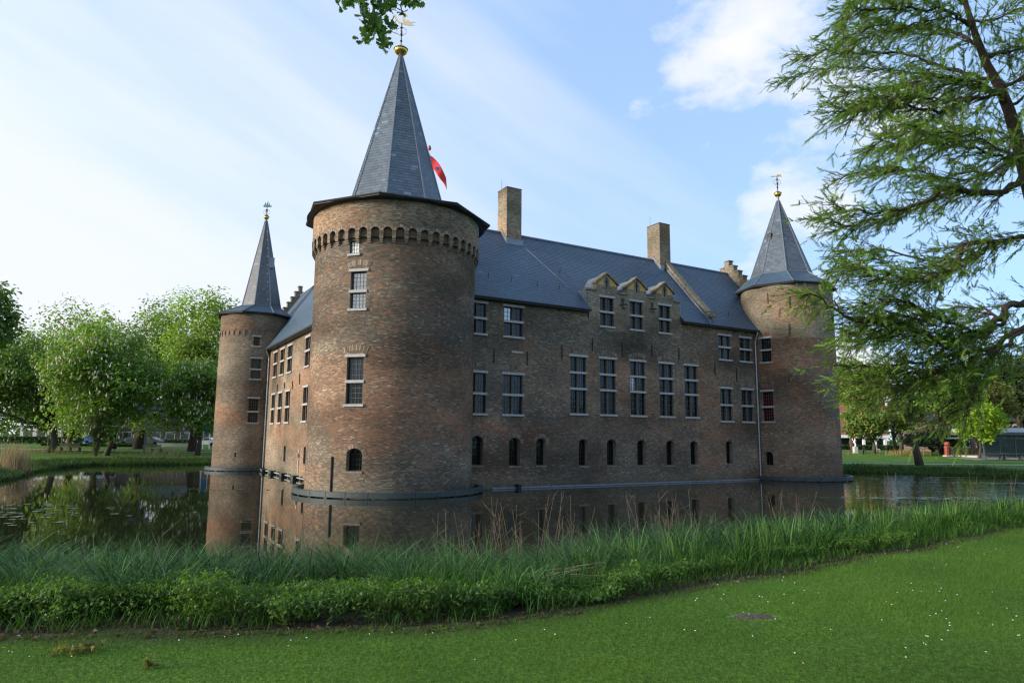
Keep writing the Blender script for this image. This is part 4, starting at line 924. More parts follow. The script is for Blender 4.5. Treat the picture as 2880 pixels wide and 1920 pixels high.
m = MB(); p = np.array(V[4*nu+7]); m.add([p+np.array([x*0.13, -0.03, z*0.16]) for x, z in ((-1, 0.8), (1, 0.5), (1.1, -0.4), (0, -1), (-1, -0.3))], [(0, 1, 2, 3, 4)]); m.build('flag_device', plain('blue_device', (0.05, 0.07, 0.30), 0.7, 0.1, 5), fl)
# ------------------------------------------------------------------ vegetation helpers
def unit(v): return v/(np.linalg.norm(v, axis=-1, keepdims=True)+1e-9)
def leaf_cards(P, Nn, size, asp, g, bend=0.25):
    """kite-shaped two-triangle leaves at P facing Nn"""
    n = len(P); A = unit(np.cross(Nn, g.normal(size=(n, 3)))); B = np.cross(Nn, A); s = size[:, None]
    V = np.stack([P-A*s, P-B*s*asp+Nn*s*bend*0.3, P+A*s-Nn*s*bend, P+B*s*asp+Nn*s*bend*0.3], 1).reshape(-1, 3)
    F = (np.arange(n)*4)[:, None]+np.array([[0, 1, 2, 3]]); return V, F
def limb_pts(a, b, sag, g, k=5):
    t = np.linspace(0, 1, k)[:, None]; p = a+(b-a)*t; p[:, 2] += sag*np.sin(t[:, 0]*math.pi); L_ = np.linalg.norm(b-a)
    p[1:-1] += g.normal(size=(k-2, 3))*L_*0.04; return p
def tree(name, label, cat, base, hgt, blobs, trunk_r, leaf, nleaf, lsize, seed, blossom=0, group=None, lean=(0, 0), clumps=46, spread=0.30, bark=None, trunk_top=None, blossom_mat=None, blossom_size=0.17):
    """blobs: (dx,dy,z,rx,ry,rz) lobes of the crown; tapered trunk with limbs > trunk, crown, blossom"""
    g = np.random.default_rng(seed); base = np.array([base[0], base[1], gz(base[0], base[1])-0.15])
    e = empty(name, base+np.array([0, 0, 0.15]), label, cat, group); bark = bark or M_BARK
    cen = np.array([[base[0]+b[0], base[1]+b[1], base[2]+b[2]] for b in blobs]); rad = np.array([b[3:] for b in blobs]); vol = rad.prod(1); vol = vol/vol.sum()
    tt = trunk_top or 0.62*hgt; m = MB(); top = base+np.array([lean[0], lean[1], tt])
    pts = limb_pts(base, top, 0, g, 6); pts[:, :2] += (np.linspace(0, 1, 6)**2*0)[:, None]
    m.tube(pts, np.interp(np.linspace(0, 1, 6), [0, 0.08, 1], [trunk_r*1.45, trunk_r, trunk_r*0.35]), 9)
    CL = []; CR = []
    for c, r, f in zip(cen, rad, vol):
        n = max(5, int(clumps*len(blobs)*f)); d = unit(g.normal(size=(n, 3))); q = g.random((n, 1))**0.45; CL.append(c+d*r*q*(0.84+0.30*g.random((n, 1)))); CR.append(np.full(n, r.mean()*spread)*(0.5+0.9*g.random(n)))
    CL = np.vstack(CL); CR = np.concatenate(CR)
    for i in g.permutation(len(CL))[:min(len(CL), 30)]:
        t = 0.25+0.7*g.random(); a = base+(top-base)*t; a[2] = min(a[2], CL[i][2]-0.3) if CL[i][2]-0.3 > base[2]+1.2 else a[2]
        m.tube(limb_pts(a, CL[i], 0.05*hgt*g.random(), g, 5), np.linspace(trunk_r*0.32, trunk_r*0.05, 5), 5)
    m.build('trunk', bark, e, smooth=True)
    w = CR**2; w /= w.sum(); k = g.choice(len(CL), nleaf, p=w); d = unit(g.normal(size=(nleaf, 3))); q = g.random((nleaf, 1))**0.5
    P = CL[k]+d*CR[k][:, None]*q*np.array([1.15, 1.15, 0.8]); nn = unit(d*0.6+np.array([0, 0, 0.75])+g.normal(size=(nleaf, 3))*0.45)
    keep = P[:, 2] > base[2]+1.3; P = P[keep]; nn = nn[keep]; kk = k[keep]
    V, F = leaf_cards(P, nn, lsize*(0.7+0.6*g.random(len(P))), 0.62, g)
    cl = (0.72+0.56*g.random(len(CL)))[kk]; c = np.array(leaf)*(cl*(0.75+0.5*g.random(len(P))))[:, None]; c[:, 0] *= 0.85+0.4*g.random(len(P))
    o = obj('crown', mesh_np('crown', V, [F], M_LEAF, col=np.repeat(c, 4, 0)), e)
    if blossom:
        nb = blossom; kb = g.choice(len(CL), nb, p=w); d = unit(g.normal(size=(nb, 3))+np.array([0, -0.5, 0.35])); Pb = CL[kb]+d*CR[kb][:, None]*np.array([1.12, 1.12, 0.85])
        h = blossom_size*(0.9+0.6*g.random(nb)); r = h*0.36; ax = unit(np.array([0, 0, 1.0])+g.normal(size=(nb, 3))*0.25); A = unit(np.cross(ax, [1, 0.2, 0])); B = np.cross(ax, A); V = []
        ring = [np.cos(x)*A+np.sin(x)*B for x in np.linspace(0, 2*math.pi, 5)[:-1]]
        V = np.stack([Pb-ax*h[:, None]]+[Pb-ax*h[:, None]*0.4+q*r[:, None] for q in ring]+[Pb+ax*h[:, None]*1.1], 1).reshape(-1, 3); b = (np.arange(nb)*6)[:, None]
        F = np.concatenate([b+np.array([[0, 1+(i+1) % 4, 1+i]]) for i in range(4)]+[b+np.array([[5, 1+i, 1+(i+1) % 4]]) for i in range(4)])
        q = obj('blossom', mesh_np('blossom', V, [F], blossom_mat or M_BLOSSOM), e); q['kind'] = 'stuff'
    return e
GR_CH = (0.150, 0.255, 0.045); GR_LT = (0.195, 0.290, 0.055); GR_DK = (0.022, 0.048, 0.014); GR_YL = (0.24, 0.36, 0.026); GR_MD = (0.075, 0.125, 0.03)
# blobs dx,dy,z,rx,ry,rz
def px_tree(u0, u1, vtop, vbot, Y, zb=0.0):
    """crown rectangle in the photo -> centre x, half width, bottom and top heights at distance Y"""
    a = at(u0, (vtop+vbot)/2, Y); b = at(u1, (vtop+vbot)/2, Y); return (a[0]+b[0])/2, (b[0]-a[0])/2, at((u0+u1)/2, vbot, Y)[2], at((u0+u1)/2, vtop, Y)[2]
def lobes(rx, z0, z1, g, n=5):
    zc = (z0+z1)/2; rz = (z1-z0)/2; out = [(0, 0, zc, rx*0.92, rx*0.9, rz*0.90)]
    for i in range(n):
        a = 2*math.pi*i/n+g.random(); out.append((rx*0.60*math.cos(a), rx*0.60*math.sin(a), zc+rz*g.uniform(-0.45, 0.45), rx*0.52, rx*0.52, rz*0.50))
    return out
def photo_tree(name, label, cat, u0, u1, vtop, vbot, Y, utrunk, trunk_r, leaf, nleaf, lsize, seed, **kw):
    g = np.random.default_rng(seed); cx, rx, z0, z1 = px_tree(u0, u1, vtop, vbot, Y); bx = at(utrunk, 1250, Y)[0]; gb = gz(bx, Y)
    bl = [(b[0]+cx-bx, b[1], b[2]-gb, *b[3:]) for b in lobes(rx, z0, z1, g)]
    return tree(name, label, cat, (bx, Y), z1-gb, bl, trunk_r, leaf, nleaf, lsize, seed, trunk_top=(z0-gb)+0.55*(z1-z0), **kw)
GT = 'chestnut trees in the park left of the moat'
photo_tree('chestnut_tree', 'broad flowering chestnut at the left picture edge, thick dark trunk', 'tree', -160, 195, 895, 1246, 82, 140, 0.40, (0.130, 0.225, 0.042), 22000, 0.20, 201, blossom=900, group=GT)
photo_tree('chestnut_tree', 'rounded chestnut full of white blossom candles, nearest the water', 'tree', 140, 445, 872, 1254, 77, 300, 0.26, GR_CH, 28000, 0.18, 202, blossom=1250, group=GT)
photo_tree('chestnut_tree', 'tall chestnut behind the rounded one, with a massive trunk', 'tree', 60, 370, 852, 1225, 100, 205, 0.55, GR_LT, 18000, 0.24, 203, blossom=300, group=GT)
photo_tree('chestnut_tree', 'tallest pale chestnut with a broad fluted trunk behind the lamp post', 'tree', 320, 545, 828, 1236, 96, 390, 0.60, (0.155, 0.245, 0.055), 18000, 0.23, 204, blossom=450, group=GT)
photo_tree('chestnut_tree', 'tall loose chestnut beside the left tower', 'tree', 455, 690, 800, 1220, 90, 540, 0.42, GR_LT, 19000, 0.22, 205, blossom=60, group=GT)
photo_tree('chestnut_tree', 'smaller flowering chestnut with a thin trunk close to the left tower', 'tree', 470, 650, 985, 1236, 80, 557, 0.24, GR_CH, 13000, 0.18, 206, blossom=520, group=GT)
photo_tree('dark_tree', 'dark tree reaching in from beyond the left picture edge', 'tree', -260, 20, 770, 1010, 62, -110, 0.4, (0.11, 0.19, 0.045), 9000, 0.24, 207)
# right bank
photo_tree('pale_tree', 'pale green spring tree right of the castle behind the moat', 'tree', 2330, 2490, 1000, 1190, 108, 2404, 0.42, (0.20, 0.28, 0.05), 10000, 0.25, 211)
photo_tree('red_chestnut_tree', 'small rounded tree dotted with pinkish blossom in front of the brick block', 'tree', 2375, 2500, 1130, 1235, 100, 2457, 0.22, (0.14, 0.21, 0.045), 7000, 0.22, 212, blossom=120, blossom_mat=plain('pink_blossom', (0.50, 0.16, 0.09), 0.9, 0.1, 9))
photo_tree('thin_leaved_tree', 'half-bare tree with a dark trunk beside the dark evergreen bush', 'tree', 2490, 2570, 1110, 1215, 104, 2514, 0.26, (0.15, 0.19, 0.045), 2600, 0.22, 213)
photo_tree('thin_leaved_tree', 'second half-bare tree, the one nearer the evergreen bush', 'tree', 2505, 2600, 1090, 1210, 108, 2530, 0.24, (0.14, 0.18, 0.045), 3000, 0.22, 214)
photo_tree('lime_green_tree', 'bright lime-green round tree before the glass pavilion', 'tree', 2690, 2815, 1120, 1238, 82, 2752, 0.14, GR_YL, 9000, 0.17, 215)
photo_tree('spring_tree', 'tall spring tree with a straight bare trunk behind the red sculpture', 'tree', 2580, 2760, 1020, 1190, 94, 2648, 0.28, (0.15, 0.23, 0.045), 9000, 0.24, 216)
photo_tree('dark_tree', 'tall dark tree behind the pavilion at the right picture edge', 'tree', 2780, 2990, 985, 1215, 112, 2880, 0.5, (0.028, 0.05, 0.016), 12000, 0.28, 217)
photo_tree('bronze_tree', 'bronze-tinged tree between the lime-green tree and the dark one', 'tree', 2740, 2850, 1060, 1200, 100, 2800, 0.3, (0.17, 0.18, 0.05), 7000, 0.22, 218)
photo_tree('evergreen_bush', 'wide dark evergreen bush behind the leaning young larch', 'bush', 2548, 2705, 1205, 1275, 92, 2620, 0.2, (0.014, 0.030, 0.014), 9000, 0.16, 219)
# distant wood closing the horizon
def far_wood():
    g = np.random.default_rng(300); P = []; R = []
    for _ in range(420):
        q = g.random()
        if q < 0.3: x = g.uniform(-190, -30); y = g.uniform(140, 190)
        elif q < 0.6: x = g.uniform(40, 230); y = g.uniform(155, 210)
        elif q < 0.85: x = g.uniform(75, 130); y = g.uniform(-70, 90)
        else: x = g.uniform(-30, 80); y = g.uniform(-90, -55)
        h = g.uniform(8, 16)
        for q in range(7): P.append((x+g.normal()*2.5, y+g.normal()*2, 1.2+h*g.uniform(0.02, 0.95))); R.append(g.uniform(1.6, 3.2))
    P = np.array(P); R = np.array(R); n = 52000; k = g.integers(len(P), size=n); d = unit(g.normal(size=(n, 3))); Q = P[k]+d*R[k][:, None]*g.random((n, 1))**0.4
    V, F = leaf_cards(Q, unit(d+np.array([0, -0.3, 0.6])), 0.42*(0.7+0.6*g.random(n)), 0.7, g); c = np.array((0.09, 0.15, 0.045))*(0.6+0.8*g.random(len(P)))[k][:, None]
    m = obj('distant_wood', mesh_np('distant_wood', V, [F], M_LEAF, col=np.repeat(c, 4, 0))); tag(m, 'far belt of mixed green trees closing the horizon', 'trees', None, 'stuff')
far_wood()

# ------------------------------------------------------------------ blades: sedge, grass, iris, reeds
def blades(P, L_, w, th0, th1, az, g, nseg=3):
    """arching tapered blades: P base, L length, th tilt from vertical at foot and tip"""
    n = len(P); D = np.stack([np.cos(az), np.sin(az), 0*az], 1); S = np.stack([-np.sin(az), np.cos(az), 0*az], 1); pos = P.copy(); V = []
    for i in range(nseg):
        ww = (w*(1-0.18*i))[:, None]*(0.6 if i == 0 else 1); V += [pos-S*ww/2, pos+S*ww/2]
        t = th0+(th1-th0)*((i+0.5)/nseg); st = (L_/nseg)[:, None]; pos = pos+(D*np.sin(t)[:, None]+UP*np.cos(t)[:, None])*st
    V.append(pos); k = 2*nseg+1; V = np.stack(V, 1).reshape(-1, 3); b = (np.arange(n)*k)[:, None]
    Q = np.concatenate([b+np.array([[2*i, 2*i+1, 2*i+3, 2*i+2]]) for i in range(nseg-1)]) if nseg > 1 else np.zeros((0, 4), int); T = b+np.array([[2*nseg-2, 2*nseg-1, 2*nseg]])
    return V, [Q, T], k
def bank_t(x, y):
    s = sdist(x, y); return s/bank_w(x)
def scatter(n, x0, x1, y0, y1, g, test):
    out = []
    while sum(len(o) for o in out) < n:
        x = g.uniform(x0, x1, n*2); y = g.uniform(y0, y1, n*2); m = test(x, y); out.append(np.stack([x[m], y[m]], 1))
    return np.vstack(out)[:n]
def in_view(x, y, mrg=1.0): return (y > 3) & (np.abs(x) < 0.80*y+mrg)
def near_sedge():
    g = np.random.default_rng(401)
    def ok(x, y):
        t = bank_t(x, y); lim = 0.74+0.22*(vnoise(x*0.8, y*0.8, 8)-0.5)*2
        return (t > -0.05) & (t < lim) & in_view(x, y) & (vnoise(x*0.6, y*0.6, 9) > np.where(t < 0.12, 0.40, 0.27))
    C = scatter(14000, -18, 46, 6, 48, g, ok); T = []          # keep tussocks apart
    cell = {}
    for p in C:
        d = math.hypot(p[0], p[1]); r = 0.27+0.004*d; k = (int(p[0]//0.8), int(p[1]//0.8))
        if all((p[0]-q[0])**2+(p[1]-q[1])**2 > r*r for i in (-1, 0, 1) for j in (-1, 0, 1) for q in cell.get((k[0]+i, k[1]+j), ())):
            cell.setdefault(k, []).append(p); T.append(p)
    T = np.array(T); m = len(T); d = np.hypot(T[:, 0], T[:, 1]); nb = np.clip((640/d).astype(int), 16, 64); idx = np.repeat(np.arange(m), nb); n = len(idx); print('sedge', m, n)
    az0 = g.uniform(0, 2*math.pi, n); off = g.random(n)**0.7*0.17; x = T[idx, 0]+off*np.cos(az0); y = T[idx, 1]+off*np.sin(az0); z = np.maximum(height(x, y), -0.05)
    hs = (0.70+0.75*vnoise(T[:, 0]*0.5, T[:, 1]*0.5, 12)+0.25*g.random(m))[idx]*(1-0.42*smooth((bank_t(x, y)-0.45)/0.35)); L_ = hs*(0.75+0.5*g.random(n)); wd = np.maximum(0.015, d[idx]*0.0015)*(0.6+0.8*g.random(n))
    ln = np.stack([-0.55+g.normal(size=m)*0.35, -0.25+g.normal(size=m)*0.3], 1)[idx]*0.75; azv = np.stack([np.cos(az0), np.sin(az0)], 1)*0.9+ln; az = np.arctan2(azv[:, 1], azv[:, 0])
    V, F, k = blades(np.stack([x, y, z], 1), L_, wd, g.uniform(0.02, 0.30, n)+0.5*off/0.17*0.5, g.uniform(1.15, 2.2, n), az, g, 4)
    mix = np.clip(vnoise(T[:, 0]*0.6, T[:, 1]*0.6, 14)+0.25*(g.random(m)-0.5), 0, 1)[idx]; c = np.array((0.026, 0.070, 0.028))*(1-mix[:, None])+np.array((0.058, 0.118, 0.024))*mix[:, None]; c *= (0.55+0.9*g.random(m))[idx][:, None]*(0.45+1.1*g.random((n, 1))); lt = g.random(n) < 0.18; c[lt] *= 1.9; pale = g.random(n) < 0.012; c[pale] = (0.17, 0.19, 0.12)
    o = obj('bank_sedge', mesh_np('bank_sedge', V, F, M_BLADE, col=np.repeat(c, k, 0))); tag(o, 'arching blue-green sedge tussocks along the near bank of the moat', 'sedge', None, 'stuff')
near_sedge()
def iris_and_reeds():
    g = np.random.default_rng(405)
    def ok(x, y): t = bank_t(x, y); return (t > 0.42) & (t < 0.80) & (x > 1.0) & in_view(x, y) & (vnoise(x*0.5, y*0.5, 21) > 0.45)
    P = scatter(150, 1, 30, 6, 36, g, ok); idx = np.repeat(np.arange(len(P)), 13); n = len(idx); a = g.uniform(0, 6.28, n); x = P[idx, 0]+0.10*np.cos(a)*g.random(n); y = P[idx, 1]+0.10*np.sin(a)*g.random(n)
    V, F, k = blades(np.stack([x, y, height(x, y)], 1), g.uniform(0.45, 0.85, n), np.full(n, 0.024), g.uniform(0, 0.18, n), g.uniform(0.2, 0.7, n), a, g, 3)
    c = np.array((0.075, 0.15, 0.035))*(0.7+0.6*g.random((n, 1))); o = obj('iris_leaves', mesh_np('iris_leaves', V, F, M_BLADE, col=np.repeat(c, k, 0))); tag(o, 'upright pale green sword leaves of iris among the right-hand sedge', 'iris', None, 'stuff')
    # dry stems of last year's growth
    cl = [(-0.85, 12.9, 14, 0.6), (0.15, 13.2, 18, 0.9), (1.1, 13.6, 9, 0.5), (3.2, 14.8, 18, 0.7), (3.9, 15.5, 8, 0.5), (-6.2, 12.2, 14, 1.4), (-4.2, 12.2, 9, 0.8), (7.0, 17.3, 9, 0.5), (9.8, 18.4, 6, 0.5), (13.5, 20.5, 8, 0.7), (16.8, 22.6, 10, 0.9)]
    m = MB()
    for x0, y0, k, sp in cl:
        for _ in range(k):
            x = x0+g.normal()*sp*0.5; y = y0+g.normal()*sp*0.5; h = g.uniform(1.1, 1.95) if x0 > -2 else g.uniform(0.8, 1.2); b = np.array([x, y, max(gz(x, y), 0)-0.03]); le = g.normal(size=2)*0.12*h
            top = b+np.array([le[0], le[1], h]); mid = (b+top)/2+np.array([*(g.normal(size=2)*0.03), 0]); m.tube([b, mid, top], [0.005, 0.004, 0.0025], 4, cap=False)
            for _ in range(4):
                q = mid+(top-mid)*g.uniform(-0.3, 0.9); e = q+np.array([g.normal()*0.12, g.normal()*0.1, g.uniform(0.10, 0.35)]); m.tube([q, e], [0.004, 0.002], 3, cap=False)
    o = m.build('dry_stems', plain('dry_stalk', (0.14, 0.105, 0.072), 0.9, 0.3, 9)); tag(o, 'brown branching dead stems standing in the sedge before the water', 'dry stems', None, 'stuff')
    m = MB()
    for _ in range(22):
        x = g.normal()*0.5+0.55; y = 8.6+g.normal()*0.2+0.25*(x-0.5); z = gz(x, y)+g.uniform(0.12, 0.30); a = g.normal()*0.5+0.25; L_ = g.uniform(0.2, 0.5); m.tube([(x, y, z), (x+L_*math.cos(a), y+L_*math.sin(a)*0.6, z+g.uniform(-0.02, 0.12))], [0.006, 0.003], 4, cap=False)
    o = m.build('fallen_straw', plain('dry_straw', (0.18, 0.135, 0.095), 0.9, 0.3, 9)); tag(o, 'loose heap of broken straw lying on the low leafy plants', 'straw', None, 'stuff')
iris_and_reeds()
def leafy_cover():
    """knee-high leafy plants between lawn and sedge"""
    g = np.random.default_rng(411)
    def ok(x, y):
        t = bank_t(x, y); nz = vnoise(x*0.9, y*0.9, 23); lo = np.where(x < 1.6, 0.74, 0.74)+0.10*nz; hi = np.where(x < 1.6, 0.955, 0.93)+0.07*(vnoise(x*1.7, y*1.7, 24)-0.5); return (t > lo) & (t < hi) & in_view(x, y) & (g.random(len(x)) < np.where(x < 1.6, np.where(nz > 0.47, 1, 0.06), np.where(nz > 0.58, 0.35, 0.015)))
    P = scatter(1000, -12, 22, 5.5, 30, g, ok); nl = 46; idx = np.repeat(np.arange(len(P)), nl); n = len(idx); z0 = height(P[:, 0], P[:, 1]); hh = np.where(P[:, 0] < 1.6, 0.04+0.62*vnoise(P[:, 0]*1.3, P[:, 1]*1.3, 25)**1.6, 0.20)
    q = g.random(n)**0.6; a = g.uniform(0, 6.28, n); r = 0.13*g.random(n)*(0.5+q); C = np.stack([P[idx, 0]+r*np.cos(a), P[idx, 1]+r*np.sin(a), z0[idx]+hh[idx]*q+0.02], 1)
    nn = unit(np.stack([np.cos(a)*0.6, np.sin(a)*0.6, 0.9+0*a], 1)+g.normal(size=(n, 3))*0.35); V, F = leaf_cards(C, nn, 0.027*(0.5+1.0*g.random(n)), 0.32, g, 0.6)
    pv = vnoise(P[:, 0]*0.8+4, P[:, 1]*0.8, 27)[idx][:, None]; c = (np.array((0.046, 0.112, 0.016))*(1-pv)+np.array((0.105, 0.180, 0.016))*pv)*(0.75+0.4*q[:, None])*(0.7+0.6*g.random((n, 1))); o = obj('leafy_plants', mesh_np('leafy_plants', V, [F], M_LEAF, col=np.repeat(c, 4, 0))); tag(o, 'low bright-leaved plants edging the lawn in front of the sedge', 'plants', None, 'stuff')
    # grassy fringe among them
    P = scatter(34000, -12, 26, 5.5, 32, g, lambda x, y: (bank_t(x, y) > 0.55) & (bank_t(x, y) < 0.97+0.05*(vnoise(x*1.5, y*1.5, 61)-0.5)) & in_view(x, y) & (vnoise(x*1.2, y*1.2, 62) > 0.30)); n = len(P); a = g.uniform(0, 6.28, n)
    V, F, k = blades(np.stack([P[:, 0], P[:, 1], height(P[:, 0], P[:, 1])], 1), g.uniform(0.12, 0.50, n)*(0.5+vnoise(P[:, 0]*0.9, P[:, 1]*0.9, 66))*np.where(bank_t(P[:, 0], P[:, 1]) > 0.90, 0.4, 1), np.full(n, 0.011), g.uniform(0, 0.4, n), g.uniform(0.5, 1.5, n), a, g, 3)
    c = np.array((0.045, 0.11, 0.016))*(0.4+1.0*g.random((n, 1)))*(0.6+0.8*vnoise(P[:, 0]*0.7, P[:, 1]*0.7, 67))[:, None]; o = obj('tall_grass', mesh_np('tall_grass', V, F, M_BLADE, col=np.repeat(c, k, 0))); tag(o, 'rough taller grass growing through the plants at the lawn edge', 'grass', None, 'stuff')
    # dead leaf litter at the edge of the bed
    P = scatter(2600, -9, 8, 5.5, 16, g, lambda x, y: (bank_t(x, y) > 0.86) & (bank_t(x, y) < 1.0+0.05*(vnoise(x*1.5, y*1.5, 61)-0.5)) & in_view(x, y)); n = len(P); C = np.stack([P[:, 0], P[:, 1], height(P[:, 0], P[:, 1])+0.012], 1)
    V, F = leaf_cards(C, unit(np.array([0, 0, 1.0])+g.normal(size=(n, 3))*0.4), 0.028*(0.6+0.9*g.random(n)), 0.5, g, 0.6); c = np.array((0.075, 0.055, 0.038))*(0.4+1.2*g.random((n, 1)))
    o = obj('leaf_litter', mesh_np('leaf_litter', V, [F], M_LEAF, col=np.repeat(c, 4, 0))); tag(o, 'brown dead leaves on the soil strip between lawn and plants', 'leaf litter', None, 'stuff')
leafy_cover()
SOIL_C = (2.39, 7.0)
def lawn():
    g = np.random.default_rng(421)
    def ok(x, y):
        d = np.hypot(x, y); return (bank_t(x, y) > 0.975+0.06*(vnoise(x*1.5, y*1.5, 61)-0.5)) & in_view(x, y, 1.4) & (y > 4.0) & (g.random(len(x)) < np.clip((6.5/d)**1.6, 0.05, 1)) & (((x-SOIL_C[0])/0.27)**2+((y-SOIL_C[1])/0.14)**2 > 1)
    P = scatter(265000, -9, 17, 4.0, 17, g, ok); n = len(P); d = np.hypot(P[:, 0], P[:, 1]); a = g.uniform(0, 6.28, n); patch = vnoise(P[:, 0]*1.3, P[:, 1]*1.3, 31, 4); big = vnoise(P[:, 0]*0.45, P[:, 1]*0.45, 33, 3)
    L_ = (0.022+0.034*g.random(n))*(0.7+0.7*patch); V, F, k = blades(np.stack([P[:, 0], P[:, 1], height(P[:, 0], P[:, 1])-0.004], 1), L_, np.maximum(0.0038, d*0.00075), g.uniform(0.1, 0.7, n), g.uniform(0.5, 1.5, n), a, g, 1)
    c = (np.array((0.044, 0.105, 0.011))*(1-patch[:, None])+np.array((0.092, 0.175, 0.018))*patch[:, None])*(0.65+0.6*g.random((n, 1)))*(0.40+1.2*big[:, None]); yel = g.random(n) < 0.015; c[yel] = (0.15, 0.15, 0.05)
    o = obj('lawn_grass', mesh_np('lawn_grass', V, F, M_BLADE, col=np.repeat(c, k, 0))); tag(o, 'short mown lawn grass in the foreground', 'grass', None, 'stuff')
    # daisies
    P = scatter(110, -6, 14, 4.6, 16, g, lambda x, y: (bank_t(x, y) > 1.0) & in_view(x, y, 0.2) & (g.random(len(x)) < np.clip(0.06+2.4*(vnoise(x*0.8, y*0.8, 41)-0.52), 0.04, 1)))
    n = len(P); z = height(P[:, 0], P[:, 1])+0.045; ring = np.linspace(0, 2*math.pi, 7)[:-1]; r = 0.005+0.004*g.random(n); V = [np.stack([P[:, 0], P[:, 1], z+0.004], 1)]+[np.stack([P[:, 0]+r*math.cos(t), P[:, 1]+r*math.sin(t), z-0.001+0*r], 1) for t in ring]
    V = np.stack(V, 1).reshape(-1, 3); b = (np.arange(n)*7)[:, None]; F = np.concatenate([b+np.array([[0, 1+i, 1+(i+1) % 6]]) for i in range(6)]); col = np.tile(np.array((0.75, 0.75, 0.70)), (n, 1)); ye = g.random(n) < 0.10; col[ye] = (0.65, 0.42, 0.03)
    o = obj('daisies', mesh_np('daisies', V, [F], attr_mat('petal', 0.7, 0.2, 9, 0.05, 0), col=np.repeat(col, 7, 0))); tag(o, 'scattered white daisies and a few yellow dandelions in the lawn', 'flowers', None, 'stuff')
    # bare soil patch
    x0, y0 = SOIL_C; m = MB(); ring = 18; V = [(x0, y0, gz(x0, y0)+0.012)]
    for rr, hz in ((0.5, 0.014), (1.0, -0.012)):
        for t in np.linspace(0, 2*math.pi, ring+1)[:-1]:
            q = rr*(0.62+0.62*g.random()); x = x0+0.30*q*math.cos(t); y = y0+0.155*q*math.sin(t); V.append((x, y, gz(x, y)+hz+0.006*g.random()))
    F = [(0, 1+i, 1+(i+1) % ring) for i in range(ring)]+[(1+i, 1+ring+i, 1+ring+(i+1) % ring, 1+(i+1) % ring) for i in range(ring)]; m.add(V, F)
    o = m.build('soil_patch', plain('bare_soil', (0.070, 0.055, 0.040), 0.97, 0.5, 60, bump=0.8)); tag(o, 'bare oval patch of grey soil in the lawn', 'soil patch')
    # little heap of wilted leaves on the left of the lawn
    for (uu, vv, zz, rr, k, lb) in ((212, 1836, 1.38, 0.085, 60, 'small heap of wilted yellowing leaves on the left of the lawn'), (420, 1883, 1.38, 0.03, 16, 'tiny curled brown leaf tuft near the bottom left')):
        d = _Mi @ np.array([(uu-1440)/FPX, -(vv-960)/FPX, -1.0]); p = EYE+d*((zz-3.1)/d[2]); C = np.stack([p[0]+g.normal(size=k)*rr, p[1]+g.normal(size=k)*rr*0.7, gz(p[0], p[1])+0.01+np.abs(g.normal(size=k))*0.03], 1)
        V, F = leaf_cards(C, unit(np.array([0, 0, 0.6])+g.normal(size=(k, 3))), 0.03*(0.7+0.7*g.random(k)), 0.45, g, 0.8); c = np.array((0.13, 0.12, 0.03))*(0.4+1.0*g.random((k, 1)))
        o = obj('wilted_leaves', mesh_np('wilted_leaves', V, [F], M_LEAF, col=np.repeat(c, 4, 0))); tag(o, lb, 'leaf heap')
lawn()
